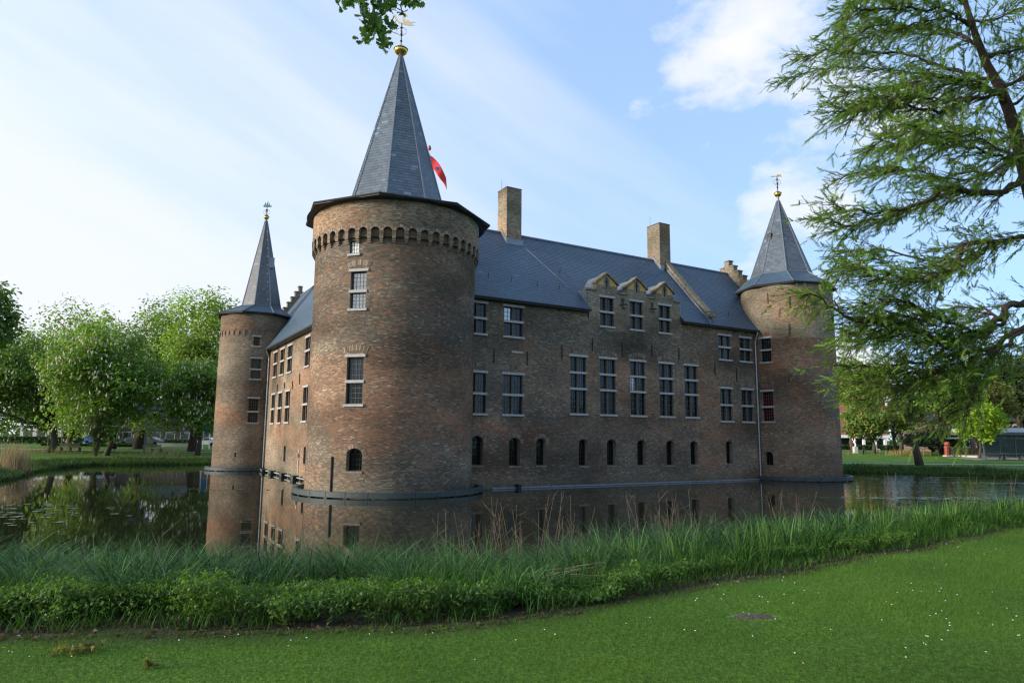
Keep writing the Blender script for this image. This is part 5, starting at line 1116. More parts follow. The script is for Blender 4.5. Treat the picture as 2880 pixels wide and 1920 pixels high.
def far_sedge():
    g = np.random.default_rng(431)
    def ok(x, y): s = sdist(x, y); return (s > -0.7) & (s < 0.9+0.9*vnoise(x*0.3, y*0.3, 51)) & (y > 36) & in_view(x, y, 3) & ((x < -26) | (x > 24))
    P = scatter(30000, -62, 60, 36, 92, g, ok); n = len(P); a = g.uniform(0, 6.28, n); hs = 0.30+0.60*vnoise(P[:, 0]*0.35, P[:, 1]*0.35, 52)
    V, F, k = blades(np.stack([P[:, 0], P[:, 1], np.maximum(height(P[:, 0], P[:, 1]), -0.1)], 1), hs*(0.7+0.5*g.random(n)), np.full(n, 0.045), g.uniform(0, 0.3, n), g.uniform(0.4, 1.3, n), a, g, 2)
    mix = vnoise(P[:, 0]*0.25, P[:, 1]*0.25, 53)[:, None]; c = (np.array((0.045, 0.10, 0.034))*(1-mix)+np.array((0.08, 0.14, 0.03))*mix)*(0.6+0.8*g.random((n, 1))); dry = g.random(n) < 0.06; c[dry] = (0.16, 0.13, 0.07)
    o = obj('far_bank_sedge', mesh_np('far_bank_sedge', V, F, M_BLADE, col=np.repeat(c, k, 0))); tag(o, 'belt of green sedge along the far banks of the moat', 'sedge', None, 'stuff')
    # pale dry reeds: left edge tuft and the ochre grasses by the red sculpture
    V_ = []; F_ = [[], []]; off = 0; Cc = []
    for (cx, cy, rx, ry, k_, h, col) in ((-37.6, 52.5, 0.9, 1.0, 380, 2.3, (0.34, 0.25, 0.17)), (-52, 78, 5, 0.8, 150, 0.9, (0.22, 0.18, 0.09)), (-38.5, 75.6, 3.0, 0.6, 160, 0.9, (0.20, 0.17, 0.09)), (52.5, 91, 3.2, 0.7, 420, 0.85, (0.36, 0.26, 0.10)), (60.5, 91, 2.6, 0.7, 300, 0.8, (0.36, 0.26, 0.10)), (44, 92, 4, 0.6, 200, 0.7, (0.25, 0.20, 0.09))):
        x = cx+g.normal(size=k_)*rx*0.5; y = cy+g.normal(size=k_)*ry*0.5; a = g.uniform(0, 6.28, k_); V, F, k = blades(np.stack([x, y, np.maximum(height(x, y), 0)], 1), h*(0.6+0.6*g.random(k_)), np.full(k_, 0.035), g.uniform(0, 0.2, k_), g.uniform(0.1, 0.5, k_), a, g, 2)
        V_.append(V); F_[0].append(F[0]+off); F_[1].append(F[1]+off); off += len(V); Cc.append(np.repeat(np.array(col)*(0.6+0.7*g.random((k_, 1))), k, 0))
    o = obj('dry_reeds', mesh_np('dry_reeds', np.vstack(V_), [np.vstack(F_[0]), np.vstack(F_[1])], M_BLADE, col=np.vstack(Cc))); tag(o, 'tufts of straw-coloured dry reed on the far banks', 'reeds', None, 'stuff')
    # lily pads floating in loose rafts
    L_ = []
    for (cx, cy, rx, ry, k_) in ((-21, 27, 5.5, 4.2, 150), (-30, 36, 4, 3, 40), (24, 38, 7, 0.9, 160), (36, 52, 8, 1.1, 170), (40, 60, 5, 0.7, 110), (31, 57, 4, 0.5, 60), (44, 52, 4, 1.0, 60), (-17, 40, 3, 1, 24)):
        L_.append(np.stack([cx+g.normal(size=k_)*rx*0.5, cy+g.normal(size=k_)*ry*0.5], 1))
    P = np.vstack(L_); P = P[sdist(P[:, 0], P[:, 1]) < -0.4]; n = len(P); r = 0.09+0.10*g.random(n); ring = np.linspace(0.15, 2*math.pi-0.15, 9); V = [np.stack([P[:, 0], P[:, 1], np.full(n, 0.006)], 1)]
    ph = g.uniform(0, 6.28, n); V += [np.stack([P[:, 0]+r*np.cos(t+ph), P[:, 1]+r*np.sin(t+ph), np.full(n, 0.012)], 1) for t in ring]; V = np.stack(V, 1).reshape(-1, 3); b = (np.arange(n)*10)[:, None]
    F = np.concatenate([b+np.array([[0, 1+i, 2+i]]) for i in range(8)]); o = obj('lily_pads', mesh_np('lily_pads', V, [F], plain('lily_pad', (0.10, 0.14, 0.08), 0.22, 0.3, 3, spec=0.8))); tag(o, 'rafts of small lily pads glinting on the water', 'lily pads', None, 'stuff')
far_sedge()
# ------------------------------------------------------------------ the feathery larch at the right
def larch():
    g = np.random.default_rng(441)
    e = empty('larch_tree', (14.6, 17.2, gz(14.6, 17.2)), 'large feathery larch-like tree leaning in from the right edge', 'tree')
    za = lambda x, y, Y: at(2200+x*0.4465, y*0.4465, Y)
    zb = lambda x, y, Y: at(2200+x*0.4274, 650+y*0.4274, Y)
    base = np.array([14.6, 17.2, gz(14.6, 17.2)-0.2])
    trunk = np.array([base, base+(-0.1, 0, 2.5), base+(-0.45, 0, 5.2), za(1560, 1150, 17), za(1500, 940, 17), za(1430, 700, 17), za(1370, 550, 17), za(1290, 410, 17), za(1220, 230, 17), za(1160, 40, 17.1), za(1090, -250, 17.2), za(1040, -620, 17.3)])
    m = MB(); m.tube(trunk, np.interp(np.linspace(0, 1, len(trunk)), [0, 0.1, 0.4, 0.7, 1], [0.46, 0.30, 0.15, 0.09, 0.03]), 10)
    T = lambda i, f=0.0: trunk[i]+(trunk[min(i+1, len(trunk)-1)]-trunk[i])*f
    LIMB = [  # (points, start radius)
        ([T(3, .2), za(1400, 1215, 16.6), za(1200, 1205, 16.2), za(1040, 1185, 15.9), za(900, 1270, 15.7), za(700, 1330, 15.5), za(500, 1340, 15.3), za(330, 1290, 15.1)], 0.16),
        ([T(4, .0), za(1340, 1105, 17.5), za(1225, 1085, 17.8), za(1050, 1120, 18.1), za(800, 1110, 18.4), za(560, 1060, 18.6), za(380, 1120, 18.8)], 0.09),
        ([T(5, .2), za(1350, 590, 16.8), za(1180, 620, 16.4), za(980, 700, 16.0), za(700, 640, 15.6), za(480, 690, 15.3), za(345, 700, 15.1)], 0.10),
        ([T(6, .4), za(1310, 500, 17.4), za(1150, 450, 17.7), za(980, 400, 18.0), za(760, 325, 18.3), za(500, 330, 18.6), za(250, 330, 18.8), za(135, 345, 18.9)], 0.10),
        ([T(5, .7), za(1200, 510, 16.2), za(980, 480, 15.8), za(760, 540, 15.4), za(560, 560, 15.1), za(420, 590, 15.0)], 0.07),
        ([T(7, .6), za(1100, 200, 17.6), za(950, 200, 18.0), za(720, 160, 18.3), za(560, 170, 18.5), za(410, 240, 18.6)], 0.08),
        ([T(8, .3), za(1050, 60, 16.4), za(850, 60, 16.0), za(640, 60, 15.7), za(470, 60, 15.5), za(400, 130, 15.4)], 0.07),
        ([T(9, .0), za(1000, -60, 17.6), za(800, -90, 18.0), za(560, -40, 18.3), za(430, 20, 18.5)], 0.06),
        ([T(9, .6), za(950, -240, 16.6), za(760, -260, 16.3), za(600, -180, 16.0), za(520, -90, 15.9)], 0.05),
        ([T(3, .6), za(1480, 1010, 16.0), za(1300, 960, 15.4), za(1050, 900, 15.0), za(820, 900, 14.7), za(640, 900, 14.5), za(570, 920, 14.4)], 0.07),
        ([T(4, .5), za(1450, 870, 18.2), za(1280, 820, 18.8), za(1080, 790, 19.2), za(880, 760, 19.5), za(720, 800, 19.8)], 0.06),
        ([T(6, .0), za(1560, 480, 16.5), za(1680, 420, 16.2), za(1800, 400, 16.0)], 0.08), ([T(7, .3), za(1450, 330, 17.8), za(1600, 260, 18.2), za(1760, 220, 18.5)], 0.07),
        ([T(8, .5), za(1350, 120, 16.2), za(1480, 60, 15.9), za(1600, 0, 15.6)], 0.06),
        # lower limbs
        ([T(2, .8), zb(1640, 30, 16.3), zb(1400, 65, 15.7), zb(1200, 95, 15.3), zb(1120, 240, 15.0), zb(980, 330, 14.8), zb(760, 340, 14.6), zb(560, 300, 14.4), zb(430, 230, 14.3)], 0.13),
        ([T(2, .3), zb(1591, 490, 16.6), zb(1470, 490, 16.3), zb(1440, 570, 16.1), zb(1300, 660, 15.8), zb(1150, 720, 15.5), zb(1000, 690, 15.3), zb(900, 650, 15.1), zb(700, 620, 14.9), zb(540, 590, 14.8), zb(370, 540, 14.6), zb(240, 430, 14.5), zb(150, 410, 14.4)], 0.17),
        ([T(2, .2), zb(1591, 640, 16.9), zb(1450, 700, 16.6), zb(1380, 790, 16.3), zb(1180, 790, 16.0), zb(900, 860, 15.7), zb(700, 895, 15.4), zb(500, 890, 15.2), zb(280, 905, 15.0)], 0.13),
        ([zb(1380, 790, 16.3), zb(1290, 930, 16.2), zb(1262, 1080, 16.1), zb(1215, 1160, 16.0), zb(1080, 1215, 15.9), zb(1015, 1240, 15.8)], 0.08),
        ([zb(1290, 930, 16.2), zb(1210, 1020, 15.8), zb(1120, 1110, 15.6), zb(1010, 1190, 15.5)], 0.05),
        ([zb(1180, 790, 16.0), zb(1000, 940, 15.8), zb(800, 1010, 15.6), zb(640, 1090, 15.4), zb(520, 1110, 15.3), zb(420, 1110, 15.2)], 0.06),
        ([zb(1300, 660, 15.8), zb(1150, 630, 15.0), zb(950, 520, 14.6), zb(760, 440, 14.4), zb(560, 460, 14.2), zb(400, 520, 14.1)], 0.06),
        ([zb(1440, 570, 16.1), zb(1320, 520, 17.0), zb(1100, 500, 17.6), zb(860, 560, 18.0), zb(640, 660, 18.3), zb(430, 720, 18.5)], 0.06),
        ([zb(1400, 65, 15.7), zb(1250, 180, 16.4), zb(1050, 190, 17.0), zb(820, 160, 17.4), zb(600, 110, 17.7), zb(420, 130, 17.9), zb(360, 210, 18.0)], 0.07),
        ([T(1, .9), zb(1600, 800, 17.6), zb(1420, 880, 17.9), zb(1200, 900, 18.2), zb(1000, 1000, 18.5)], 0.06),
    ]
    extra = []
    for pts, r in LIMB:
        for sg in (random.choice((-1, 1)),):
            a = np.array(pts, float); k = len(a); f = np.linspace(0, 1, k)[:, None]; a = a+f*np.array([g.uniform(-0.1, 0.5), sg*g.uniform(0.5, 1.2), g.uniform(-0.45, 0.45)])+f*g.normal(size=(k, 3))*0.10; extra.append((a[max(0, k//4-1):], r*0.5))
    for i in (0, 2, 14, 16):                                # a few limbs on the side away from the castle
        a = np.array(LIMB[i][0], float); r0 = a[0].copy(); a[:, 0] = 2*r0[0]-a[:, 0]*1.0+0.0; extra.append((a[:5], LIMB[i][1]*0.7))
    LIMB += extra; tw = MB(); SP = []; SD = []; SZ = []
    def resample(p, st):
        p = np.asarray(p); d = np.r_[0, np.cumsum(np.linalg.norm(np.diff(p, axis=0), axis=1))]; n = max(3, int(d[-1]/st)+1); t = np.linspace(0, d[-1], n); return np.stack([np.interp(t, d, p[:, i]) for i in range(3)], 1), d[-1]
    for pts, r in LIMB:
        p, ln = resample(pts, 0.22); n = len(p); p[1:-1] += g.normal(size=(n-2, 3))*0.035; m.tube(p, np.linspace(r*0.62, 0.012, n), 6)
        T_ = unit(np.gradient(p, axis=0))
        for i in range(int(n*0.14), n):
            f = i/n
            for _ in range(5 if f < 0.5 else 6):
                if g.random() > 0.46+0.40*f: continue
                if (p[i][0] < 7.5 and p[i][2] < 6.1 and g.random() < 0.8) or (p[i][2] < 4.2 and g.random() < 0.72): continue
                d = T_[i]*0.65+g.normal(size=3)*np.array([0.34, 0.60, 0.42])+np.array([-0.25, 0, -0.05]); d = d/np.linalg.norm(d); L2 = g.uniform(0.45, 1.30)*(1.2-0.5*f); k = 5
                q = p[i]+d*np.linspace(0, L2, k)[:, None]; q[:, 2] -= 0.16*np.linspace(0, 1, k)**2*L2; q[1:] += g.normal(size=(k-1, 3))*0.02; tw.tube(q, np.linspace(0.010, 0.003, k), 4, cap=False)
                ns = int(L2*11); tt = g.random(ns)**0.75; a = np.stack([np.interp(tt, np.linspace(0, 1, k), q[:, c]) for c in range(3)], 1)
                dd = unit(d*0.75+g.normal(size=(ns, 3))*np.array([0.40, 0.55, 0.35])+np.array([-0.12, 0, -0.12])); SP.append(a); SD.append(dd); SZ.append(g.uniform(0.12, 0.28, ns))
    m.build('trunk', M_BARK2, e, smooth=True); o = tw.build('twigs', M_BARK2, e); o['kind'] = 'stuff'
    SP = np.vstack(SP); SD = np.vstack(SD); SZ = np.concatenate(SZ); n = len(SP); S = unit(np.cross(SD, np.array([0, 0, 1.0])+g.normal(size=(n, 3))*0.6)); Nn = np.cross(S, SD); V = []; kk = 7
    for j in range(kk):
        for sg in (-1, 1):
            b = SP+SD*(SZ*(j+0.3)/kk)[:, None]; tip = b+SD*(SZ*0.16)[:, None]+S*sg*(SZ*(0.20-0.015*j))[:, None]+Nn*(g.normal(size=n)*0.008)[:, None]-np.array([0, 0, 0.006]); w = 0.0125
            V += [b-SD*w, b+SD*w*1.4, tip]
    V = np.stack(V, 1).reshape(-1, 3); F = (np.arange(n)*kk*6)[:, None]+np.arange(kk*6)[None]; F = F.reshape(-1, 3)
    c = np.array((0.125, 0.215, 0.036))*(0.6+0.75*g.random((n, 1))); c[:, 0] *= 0.8+0.5*g.random(n)
    o = obj('foliage', mesh_np('foliage', V, [F], M_NEEDLE, col=np.repeat(c, kk*6, 0)), e); o['kind'] = 'stuff'
    print('larch sprays', n)
larch()
def young_larch():
    g = np.random.default_rng(451); b = at(2586, 1304, 67); b[2] = gz(b[0], b[1])-0.1; t = at(2560, 1130, 67)
    e = empty('young_larch', b, 'slim leaning trunk of a young larch on the far right bank', 'tree'); m = MB(); pts = [b, b+(t-b)*0.35+np.array([-0.15, 0, 0]), b+(t-b)*0.7+np.array([-0.2, 0, 0]), t, t+np.array([-0.3, 0, 2.2]), t+np.array([-0.4, 0, 4.5])]; m.tube(pts, [0.42, 0.27, 0.22, 0.19, 0.12, 0.04], 9)
    P = []
    for i in range(34):
        z = g.uniform(0.45, 1.0); a = b+(pts[5]-b)*z; ang = g.uniform(0, 6.28); L_ = g.uniform(1.2, 3.2)*(1.25-z); q = [a, a+np.array([math.cos(ang)*L_*0.5, math.sin(ang)*L_*0.5, 0.15]), a+np.array([math.cos(ang)*L_, math.sin(ang)*L_, -0.15])]; m.tube(q, [0.05, 0.03, 0.01], 5)
        k = int(60*L_); tt = g.random(k); P.append(q[0]+(q[2]-q[0])*tt[:, None]+g.normal(size=(k, 3))*np.array([0.25, 0.25, 0.14]))
    m.build('trunk', M_BARK, e, smooth=True); P = np.vstack(P); n = len(P); V, F = leaf_cards(P, unit(np.array([0, 0, 1.0])+g.normal(size=(n, 3))*0.5), 0.14*(0.6+0.8*g.random(n)), 0.35, g); c = np.array((0.06, 0.12, 0.025))*(0.6+0.8*g.random((n, 1))); obj('crown', mesh_np('crown', V, [F], M_NEEDLE, col=np.repeat(c, 4, 0)), e)
young_larch()
# ------------------------------------------------------------------ oak overhead
def oak():
    g = np.random.default_rng(461); bx, by = -7.5, 0.8; b = np.array([bx, by, gz(bx, by)-0.2])
    e = empty('oak_tree', b+np.array([0, 0, 0.2]), 'oak whose leafy branch hangs into the top of the picture', 'tree'); m = MB()
    Y = 5.0; z1 = lambda x, y, dy=0: at(900+x*0.14456, y*0.14456, Y+dy)
    top = np.array([bx+0.3, by, 7.4]); m.tube([b, b+np.array([0.05, 0, 3]), top, top+np.array([0.2, 0.3, 2.5])], [0.5, 0.38, 0.30, 0.2], 10)
    j0 = z1(800, -500); m.tube([top, top+np.array([1.6, 1.4, 0.9]), (top+j0)/2+np.array([0.4, 0.5, 0.8]), j0+np.array([-0.5, 0.1, 0.55]), j0], [0.17, 0.12, 0.08, 0.045, 0.02], 7)
    br = [[j0, z1(960, -200), z1(1015, 0), z1(1045, 170), z1(1070, 300), z1(1085, 450), z1(1110, 620), z1(1170, 790), z1(1230, 870)], [z1(800, -500), z1(790, -100), z1(785, 150), z1(800, 260), z1(860, 350), z1(930, 480)], [z1(1070, 300), z1(960, 380), z1(940, 500), z1(900, 640), z1(870, 730)],
          [z1(1085, 450), z1(1160, 500), z1(1240, 500), z1(1310, 560)], [j0, z1(1200, -260), z1(1300, -60), z1(1340, 120), z1(1420, 280)], [z1(1200, -260), z1(1500, -200), z1(1650, -20), z1(1680, 120)], [z1(1500, -200), z1(1700, -120), z1(1850, 0), z1(1880, 60)], [z1(800, -500), z1(560, -200), z1(480, -60), z1(470, 90)], [z1(560, -200), z1(430, -60), z1(360, 60)], [z1(1650, -20), z1(1570, 100), z1(1590, 230)]]
    for p in br: m.tube(p, np.linspace(0.012, 0.003, len(p)), 5)
    m.build('trunk', M_BARK, e, smooth=True)
    # lobed oak leaf outlines
    def leafmesh(k):
        h = np.random.default_rng(470+k); y = np.array([0, 0.10, 0.22, 0.30, 0.42, 0.50, 0.62, 0.70, 0.80, 0.88, 1.0]); w = np.array([0.012, 0.05, 0.17, 0.09, 0.28, 0.14, 0.33, 0.17, 0.27, 0.16, 0.0])*(0.85+0.3*h.random(11))
        Lh = [(-a, b) for a, b in zip(w, y)]; Rh = [(a, b) for a, b in zip(w, y)]; V = []; F = []
        for i in range(11): zf = lambda x: abs(x)*0.25-0.12*y[i]**2; V += [(Lh[i][0], y[i]+(0.03 if i % 2 == 0 else 0), zf(Lh[i][0])), (0, y[i], -0.12*y[i]**2), (Rh[i][0], y[i]+(0.03 if i % 2 == 0 else 0), zf(Rh[i][0]))]
        for i in range(10): F += [(3*i, 3*i+1, 3*i+4, 3*i+3), (3*i+1, 3*i+2, 3*i+5, 3*i+4)]
        c = np.array((0.050, 0.110, 0.018))*(0.75+0.5*h.random()); return mesh_np('oak_leaf', np.array(V), [np.array(F)], M_LEAF, col=np.tile(c, (33, 1)))
    LM = [leafmesh(k) for k in range(4)]
    cl = [(350, 60, 3), (440, 110, 4), (480, 140, 3), (560, 120, 3), (600, 30, 4), (740, 80, 4), (820, 90, 5), (790, 20, 4), (870, 230, 4), (900, 300, 5), (830, 350, 4), (900, 400, 4), (1040, 320, 5), (1060, 420, 5), (960, 480, 4), (900, 560, 5), (1100, 500, 6), (1130, 580, 6), (1080, 600, 4), (1150, 120, 6), (1090, 60, 5), (1170, 230, 6), (1180, 290, 4), (1230, 180, 5), (1300, 60, 6), (1330, 170, 5), (1380, 200, 3), (1420, 90, 6), (1460, 30, 6), (1560, 150, 4), (1590, 240, 3), (1650, 60, 7), (1700, 160, 6), (1750, 100, 6), (1800, 40, 5), (1880, 60, 5), (1910, 100, 3), (1320, 530, 5), (1380, 590, 5), (1290, 600, 4), (1260, 560, 3), (790, 660, 3), (860, 740, 6), (800, 770, 4), (950, 700, 5), (900, 810, 4), (1000, 690, 3), (1210, 830, 6), (1250, 760, 4), (1270, 900, 6), (1200, 900, 4), (1320, 940, 4), (1300, 980, 3), (980, 40, 3), (1530, 10, 5), (1350, -40, 6), (1200, -60, 6), (1000, -80, 5), (700, -60, 6), (1700, -60, 7), (480, -60, 4)]
    for x, y, k in cl:
        for _ in range(k):
            p = z1(x+g.normal()*38, y+g.normal()*38, g.normal()*0.12); s = g.uniform(0.055, 0.10); q = Matrix.Rotation(g.uniform(0, 6.28), 4, 'Z') @ Matrix.Rotation(R_(g.uniform(95, 200)), 4, 'X') @ Matrix.Rotation(g.normal()*0.6, 4, 'Y')
            obj('oak_leaf', LM[g.integers(4)], e, Matrix.Translation(Vector(p)) @ q @ Matrix.Scale(s, 4))
    # the rest of the crown, left of and behind the camera
    n = 9000; C = []; cc = np.array([bx-0.5, by-1.0, 10.5])
    k = g.integers(60, size=n); ctr = cc+unit(g.normal(size=(60, 3)))*np.array([5.0, 5.0, 3.0])*g.random((60, 1))**0.4; d = unit(g.normal(size=(n, 3))); P = ctr[k]+d*1.15*g.random((n, 1))**0.5
    lim = P[:, 1]*0.72+1.2; keep = (P[:, 0] < -3.4) & ((P[:, 1] < 2.5) | (P[:, 0] < -0.82*P[:, 1]-1.0)); P = P[keep]; V, F = leaf_cards(P, unit(d[keep]*0.4+np.array([0, 0, 0.9])), 0.12*(0.7+0.6*g.random(len(P))), 0.5, g); c = np.array((0.045, 0.10, 0.018))*(0.6+0.8*g.random((len(P), 1)))
    o = obj('crown', mesh_np('crown', V, [F], M_LEAF, col=np.repeat(c, 4, 0)), e); o['kind'] = 'stuff'
oak()
# ------------------------------------------------------------------ park furniture and buildings far behind
M_WOOD = plain('weathered_wood', (0.20, 0.17, 0.12), 0.85, 0.25, 8); M_WALL = plain('red_brick_far', (0.34, 0.135, 0.09), 0.9, 0.15, 2.0); M_WALL2 = plain('pink_brown_brick_far', (0.15, 0.10, 0.085), 0.9, 0.2, 2.0)
M_CONC = plain('pale_concrete', (0.45, 0.43, 0.40), 0.85, 0.12, 2); M_WHITE = plain('white_paint', (0.78, 0.78, 0.76), 0.6, 0.05, 3); M_DARKW = plain('dark_recess', (0.015, 0.015, 0.016), 0.6, 0.2, 3)
M_GREYP = plain('grey_green_paint', (0.075, 0.10, 0.105), 0.5, 0.1, 3); M_PAVE = plain('path_gravel', (0.24, 0.205, 0.17), 0.95, 0.15, 3); M_FGLASS = glass_mat('far_glass', (0.03, 0.045, 0.045), 1.6, 0.08)
def ground_pt(u, v, Y): p = at(u, v, Y); p[2] = gz(p[0], p[1]); return p
def bench(u, Y, w, label, back=True):
    p = ground_pt(u, 1255, Y); e = empty('park_bench', p, label, 'bench', 'wooden park benches'); h = w/2
    for z in (0.62, 0.76, 0.90): m = MB(); m.box(p[0]-h, p[0]+h, p[1]-0.02, p[1]+0.02, p[2]+z, p[2]+z+0.10); m.build('back_slat', M_WOOD, e)
    for y in (0.08, 0.22, 0.36): m = MB(); m.box(p[0]-h, p[0]+h, p[1]+y, p[1]+y+0.11, p[2]+0.44, p[2]+0.48); m.build('seat_slat', M_WOOD, e)
    for x in (-h+0.1, 0, h-0.1): m = MB(); m.box(p[0]+x-0.03, p[0]+x+0.03, p[1]-0.019, p[1]+0.45, p[2]-0.1, p[2]+0.435); m.box(p[0]+x-0.03, p[0]+x+0.03, p[1]+0.021, p[1]+0.06, p[2]+0.435, p[2]+1.0); m.build('leg', M_IRON, e)
bench(196, 86, 2.5, 'slatted park bench under the chestnuts, seen from behind'); bench(427, 86, 2.3, 'park bench beside the lamp post on the far lawn')
def lamp(u, Y, vtop, label):
    p = ground_pt(u, 1280, Y); t = at(u+4, vtop, Y); e = empty('street_lamp', p, label, 'street lamp'); m = MB(); q = np.array([p[0], p[1], t[2]]); m.tube([p-UP*0.1, q], [0.09, 0.06], 8); m.build('post', M_GREYP, e)
    m = MB(); m.tube([q+np.array([-0.75, 0, -0.05]), q+np.array([0, 0, -0.12]), q+np.array([0.75, 0, -0.05])], 0.035, 6); m.build('arm', M_GREYP, e)
    for s in (-1, 1): m = MB(); m.lathe(q+np.array([s*0.75, 0, 0]), [(0.05, 0.42), (0.34, 0.2), (0.36, 0.0), (0.22, -0.12), (0.04, -0.12)], 14); m.build('lamp_head', M_GREYP, e, smooth=True)
lamp(404, 76, 1152, 'twin-headed dark lamp post on the far left bank')
def car(u, Y, L_, col, label, rz=0.0):
    p = ground_pt(u, 1250, Y); e = empty('parked_car', p, label, 'car', 'cars parked behind the park trees'); M = Matrix.Translation(Vector(p)) @ Matrix.Rotation(rz, 4, 'Z'); pm = plain('car_paint', col, 0.25, 0.03, 1, spec=0.6)
    h = L_/2; prof = [(-h, 0.32), (-h, 0.72), (-h*0.92, 0.86), (-h*0.62, 0.92), (-h*0.38, 1.38), (h*0.36, 1.42), (h*0.72, 1.0), (h*0.97, 0.86), (h, 0.62), (h, 0.32)]
    m = MB(); m.prism([(x, -0.82, z) for x, z in prof], (0, 1.64, 0)); m.build('body', pm, e, M)
    m = MB(); m.prism([(x, -0.83, z) for x, z in ((-h*0.56, 0.95), (-h*0.36, 1.32), (h*0.33, 1.35), (h*0.62, 1.0))], (0, 0.012, 0)); m.build('side_window', M_FGLASS, e, M)
    for x in (-h*0.62, h*0.62):
        for y in (-0.80, 0.66):
            m = MB(); t = np.linspace(0, 2*math.pi, 15)[:-1]; m.prism([(x+0.32*math.cos(a), y-0.02, 0.32+0.32*math.sin(a)) for a in t], (0, 0.18, 0)); m.build('wheel', M_FLOAT, e, M)
car(376, 118, 4.4, (0.02, 0.02, 0.024), 'black parked car glimpsed left of the fluted chestnut trunk'); car(420, 116, 4.2, (0.03, 0.035, 0.045), 'dark blue-grey parked car right of the fluted chestnut trunk'); car(578, 112, 4.4, (0.70, 0.70, 0.70), 'white parked car beside the left tower'); car(232, 126, 4.1, (0.04, 0.10, 0.32), 'blue parked car behind the park trees')
# dark undercroft building on columns, left
def left_building():
    Y = 128; a = at(50, 1240, Y); b = at(250, 1240, Y); g0 = gz(a[0], Y); e = empty('undercroft_building', ((a[0]+b[0])/2, Y, g0), 'low dark building on pale columns behind the left chestnuts', 'building'); top = at(100, 1196, Y)[2]
    m = MB(); m.box(a[0], b[0], Y+3, Y+12, g0-0.2, top); m.build('recess_wall', M_DARKW, e); m = MB(); m.box(a[0]-1, b[0]+1, Y-0.5, Y+12, top+0.01, top+0.4); m.build('white_fascia', M_WHITE, e); m = MB(); m.box(a[0]-1, b[0]+1, Y, Y+12, top+0.41, top+8.5); w = m.build('upper_wall', M_WALL2, e)
    for i in range(6):
        x = a[0]+(b[0]-a[0])*(i+0.3)/5.6; m = MB(); m.box(x-0.32, x+0.32, Y-0.2, Y+0.35, g0-0.1, top); m.build('column', M_CONC, e)
        for r in range(2): m = MB(); m.box(x+0.7, x+2.0, Y-0.05, Y+0.05, top+2+3*r, top+3.6+3*r); m.build('window', M_FGLASS, e)
    Y = 136; a = at(255, 1240, Y); b = at(620, 1240, Y); g0 = gz(a[0], Y); e = empty('terraced_houses', ((a[0]+b[0])/2, Y, g0), 'row of pinkish brick houses half hidden behind the chestnuts', 'building'); t = at(400, 1170, Y)[2]
    m = MB(); m.box(a[0], b[0], Y, Y+9, g0-0.2, t); m.build('wall', M_WALL2, e); m = MB(); m.prism([(a[0]-0.3, Y-0.4, t), (a[0]-0.3, Y+9.4, t), (a[0]-0.3, Y+4.5, t+3.5)], (b[0]-a[0]+0.6, 0, 0)); m.build('roof', M_DARKROOF, e)
    n = 9
    for i in range(n):
        x = a[0]+(b[0]-a[0])*(i+0.5)/n
        m = MB(); m.box(x-0.9, x+0.9, Y-0.06, Y-0.002, g0+0.9, g0+2.3); f = m.build('window', M_WHITE, e); m = MB(); m.box(x-0.78, x+0.78, Y-0.09, Y-0.062, g0+1.0, g0+2.2); m.build('pane', M_FGLASS, f)
left_building()
def planter(u, Y, w, label):
    p = ground_pt(u, 1252, Y); m = MB(); h = w/2; m.prism([(p[0]-h, p[1], p[2]-0.05), (p[0]+h, p[1], p[2]-0.05), (p[0]+h*1.05, p[1], p[2]+0.55), (p[0]-h*1.05, p[1], p[2]+0.55)], (0, 0.8, 0)); o = m.build('stone_planter', M_CONC); tag(o, label, 'planter')
planter(485, 106, 4.5, 'low pale stone planter behind the lamp post'); 
def bin_(u, Y, label):
    p = ground_pt(u, 1255, Y); e = empty('litter_bin', p, label, 'bin'); m = MB(); m.tube([p-UP*0.05, p+UP*0.5], 0.05, 6); m.build('post', M_IRON, e); m = MB(); m.lathe(p, [(0.20, 0.4), (0.26, 0.42), (0.30, 1.05), (0.24, 1.1), (0.0, 1.08)], 12); m.build('bucket', M_IRON, e, smooth=True)
bin_(322, 86, 'dark round litter bin near the chestnut with blossom'); bin_(2494, 100, 'dark litter bin on a thin post on the right lawn')
# banners beside the left tower
for u, c, lb in ((574, (0.05, 0.20, 0.55), 'blue banner on a white pole beside the left tower'), (592, (0.62, 0.20, 0.04), 'orange banner on a white pole nearest the left tower')):
    Y = 100; p = ground_pt(u-4, 1260, Y); e = empty('banner', p, lb, 'banner', 'banners on poles beside the left tower'); t = at(u, 1168, Y)[2]; m = MB(); m.tube([p-UP*0.1, (p[0], p[1], t+0.3)], 0.06, 7); m.build('pole', M_WHITE, e)
    V = [(p[0]+0.07+0.95*i/5, p[1]+0.06*math.sin(i*1.3), z) for z in (t-2.7, t) for i in range(6)]; m = MB(); m.add(V, [(i, i+1, i+7, i+6) for i in range(5)]); o = m.build('cloth', plain('banner_cloth', c, 0.8, 0.1, 3), e); s = o.modifiers.new('thick', 'SOLIDIFY'); s.thickness = 0.01
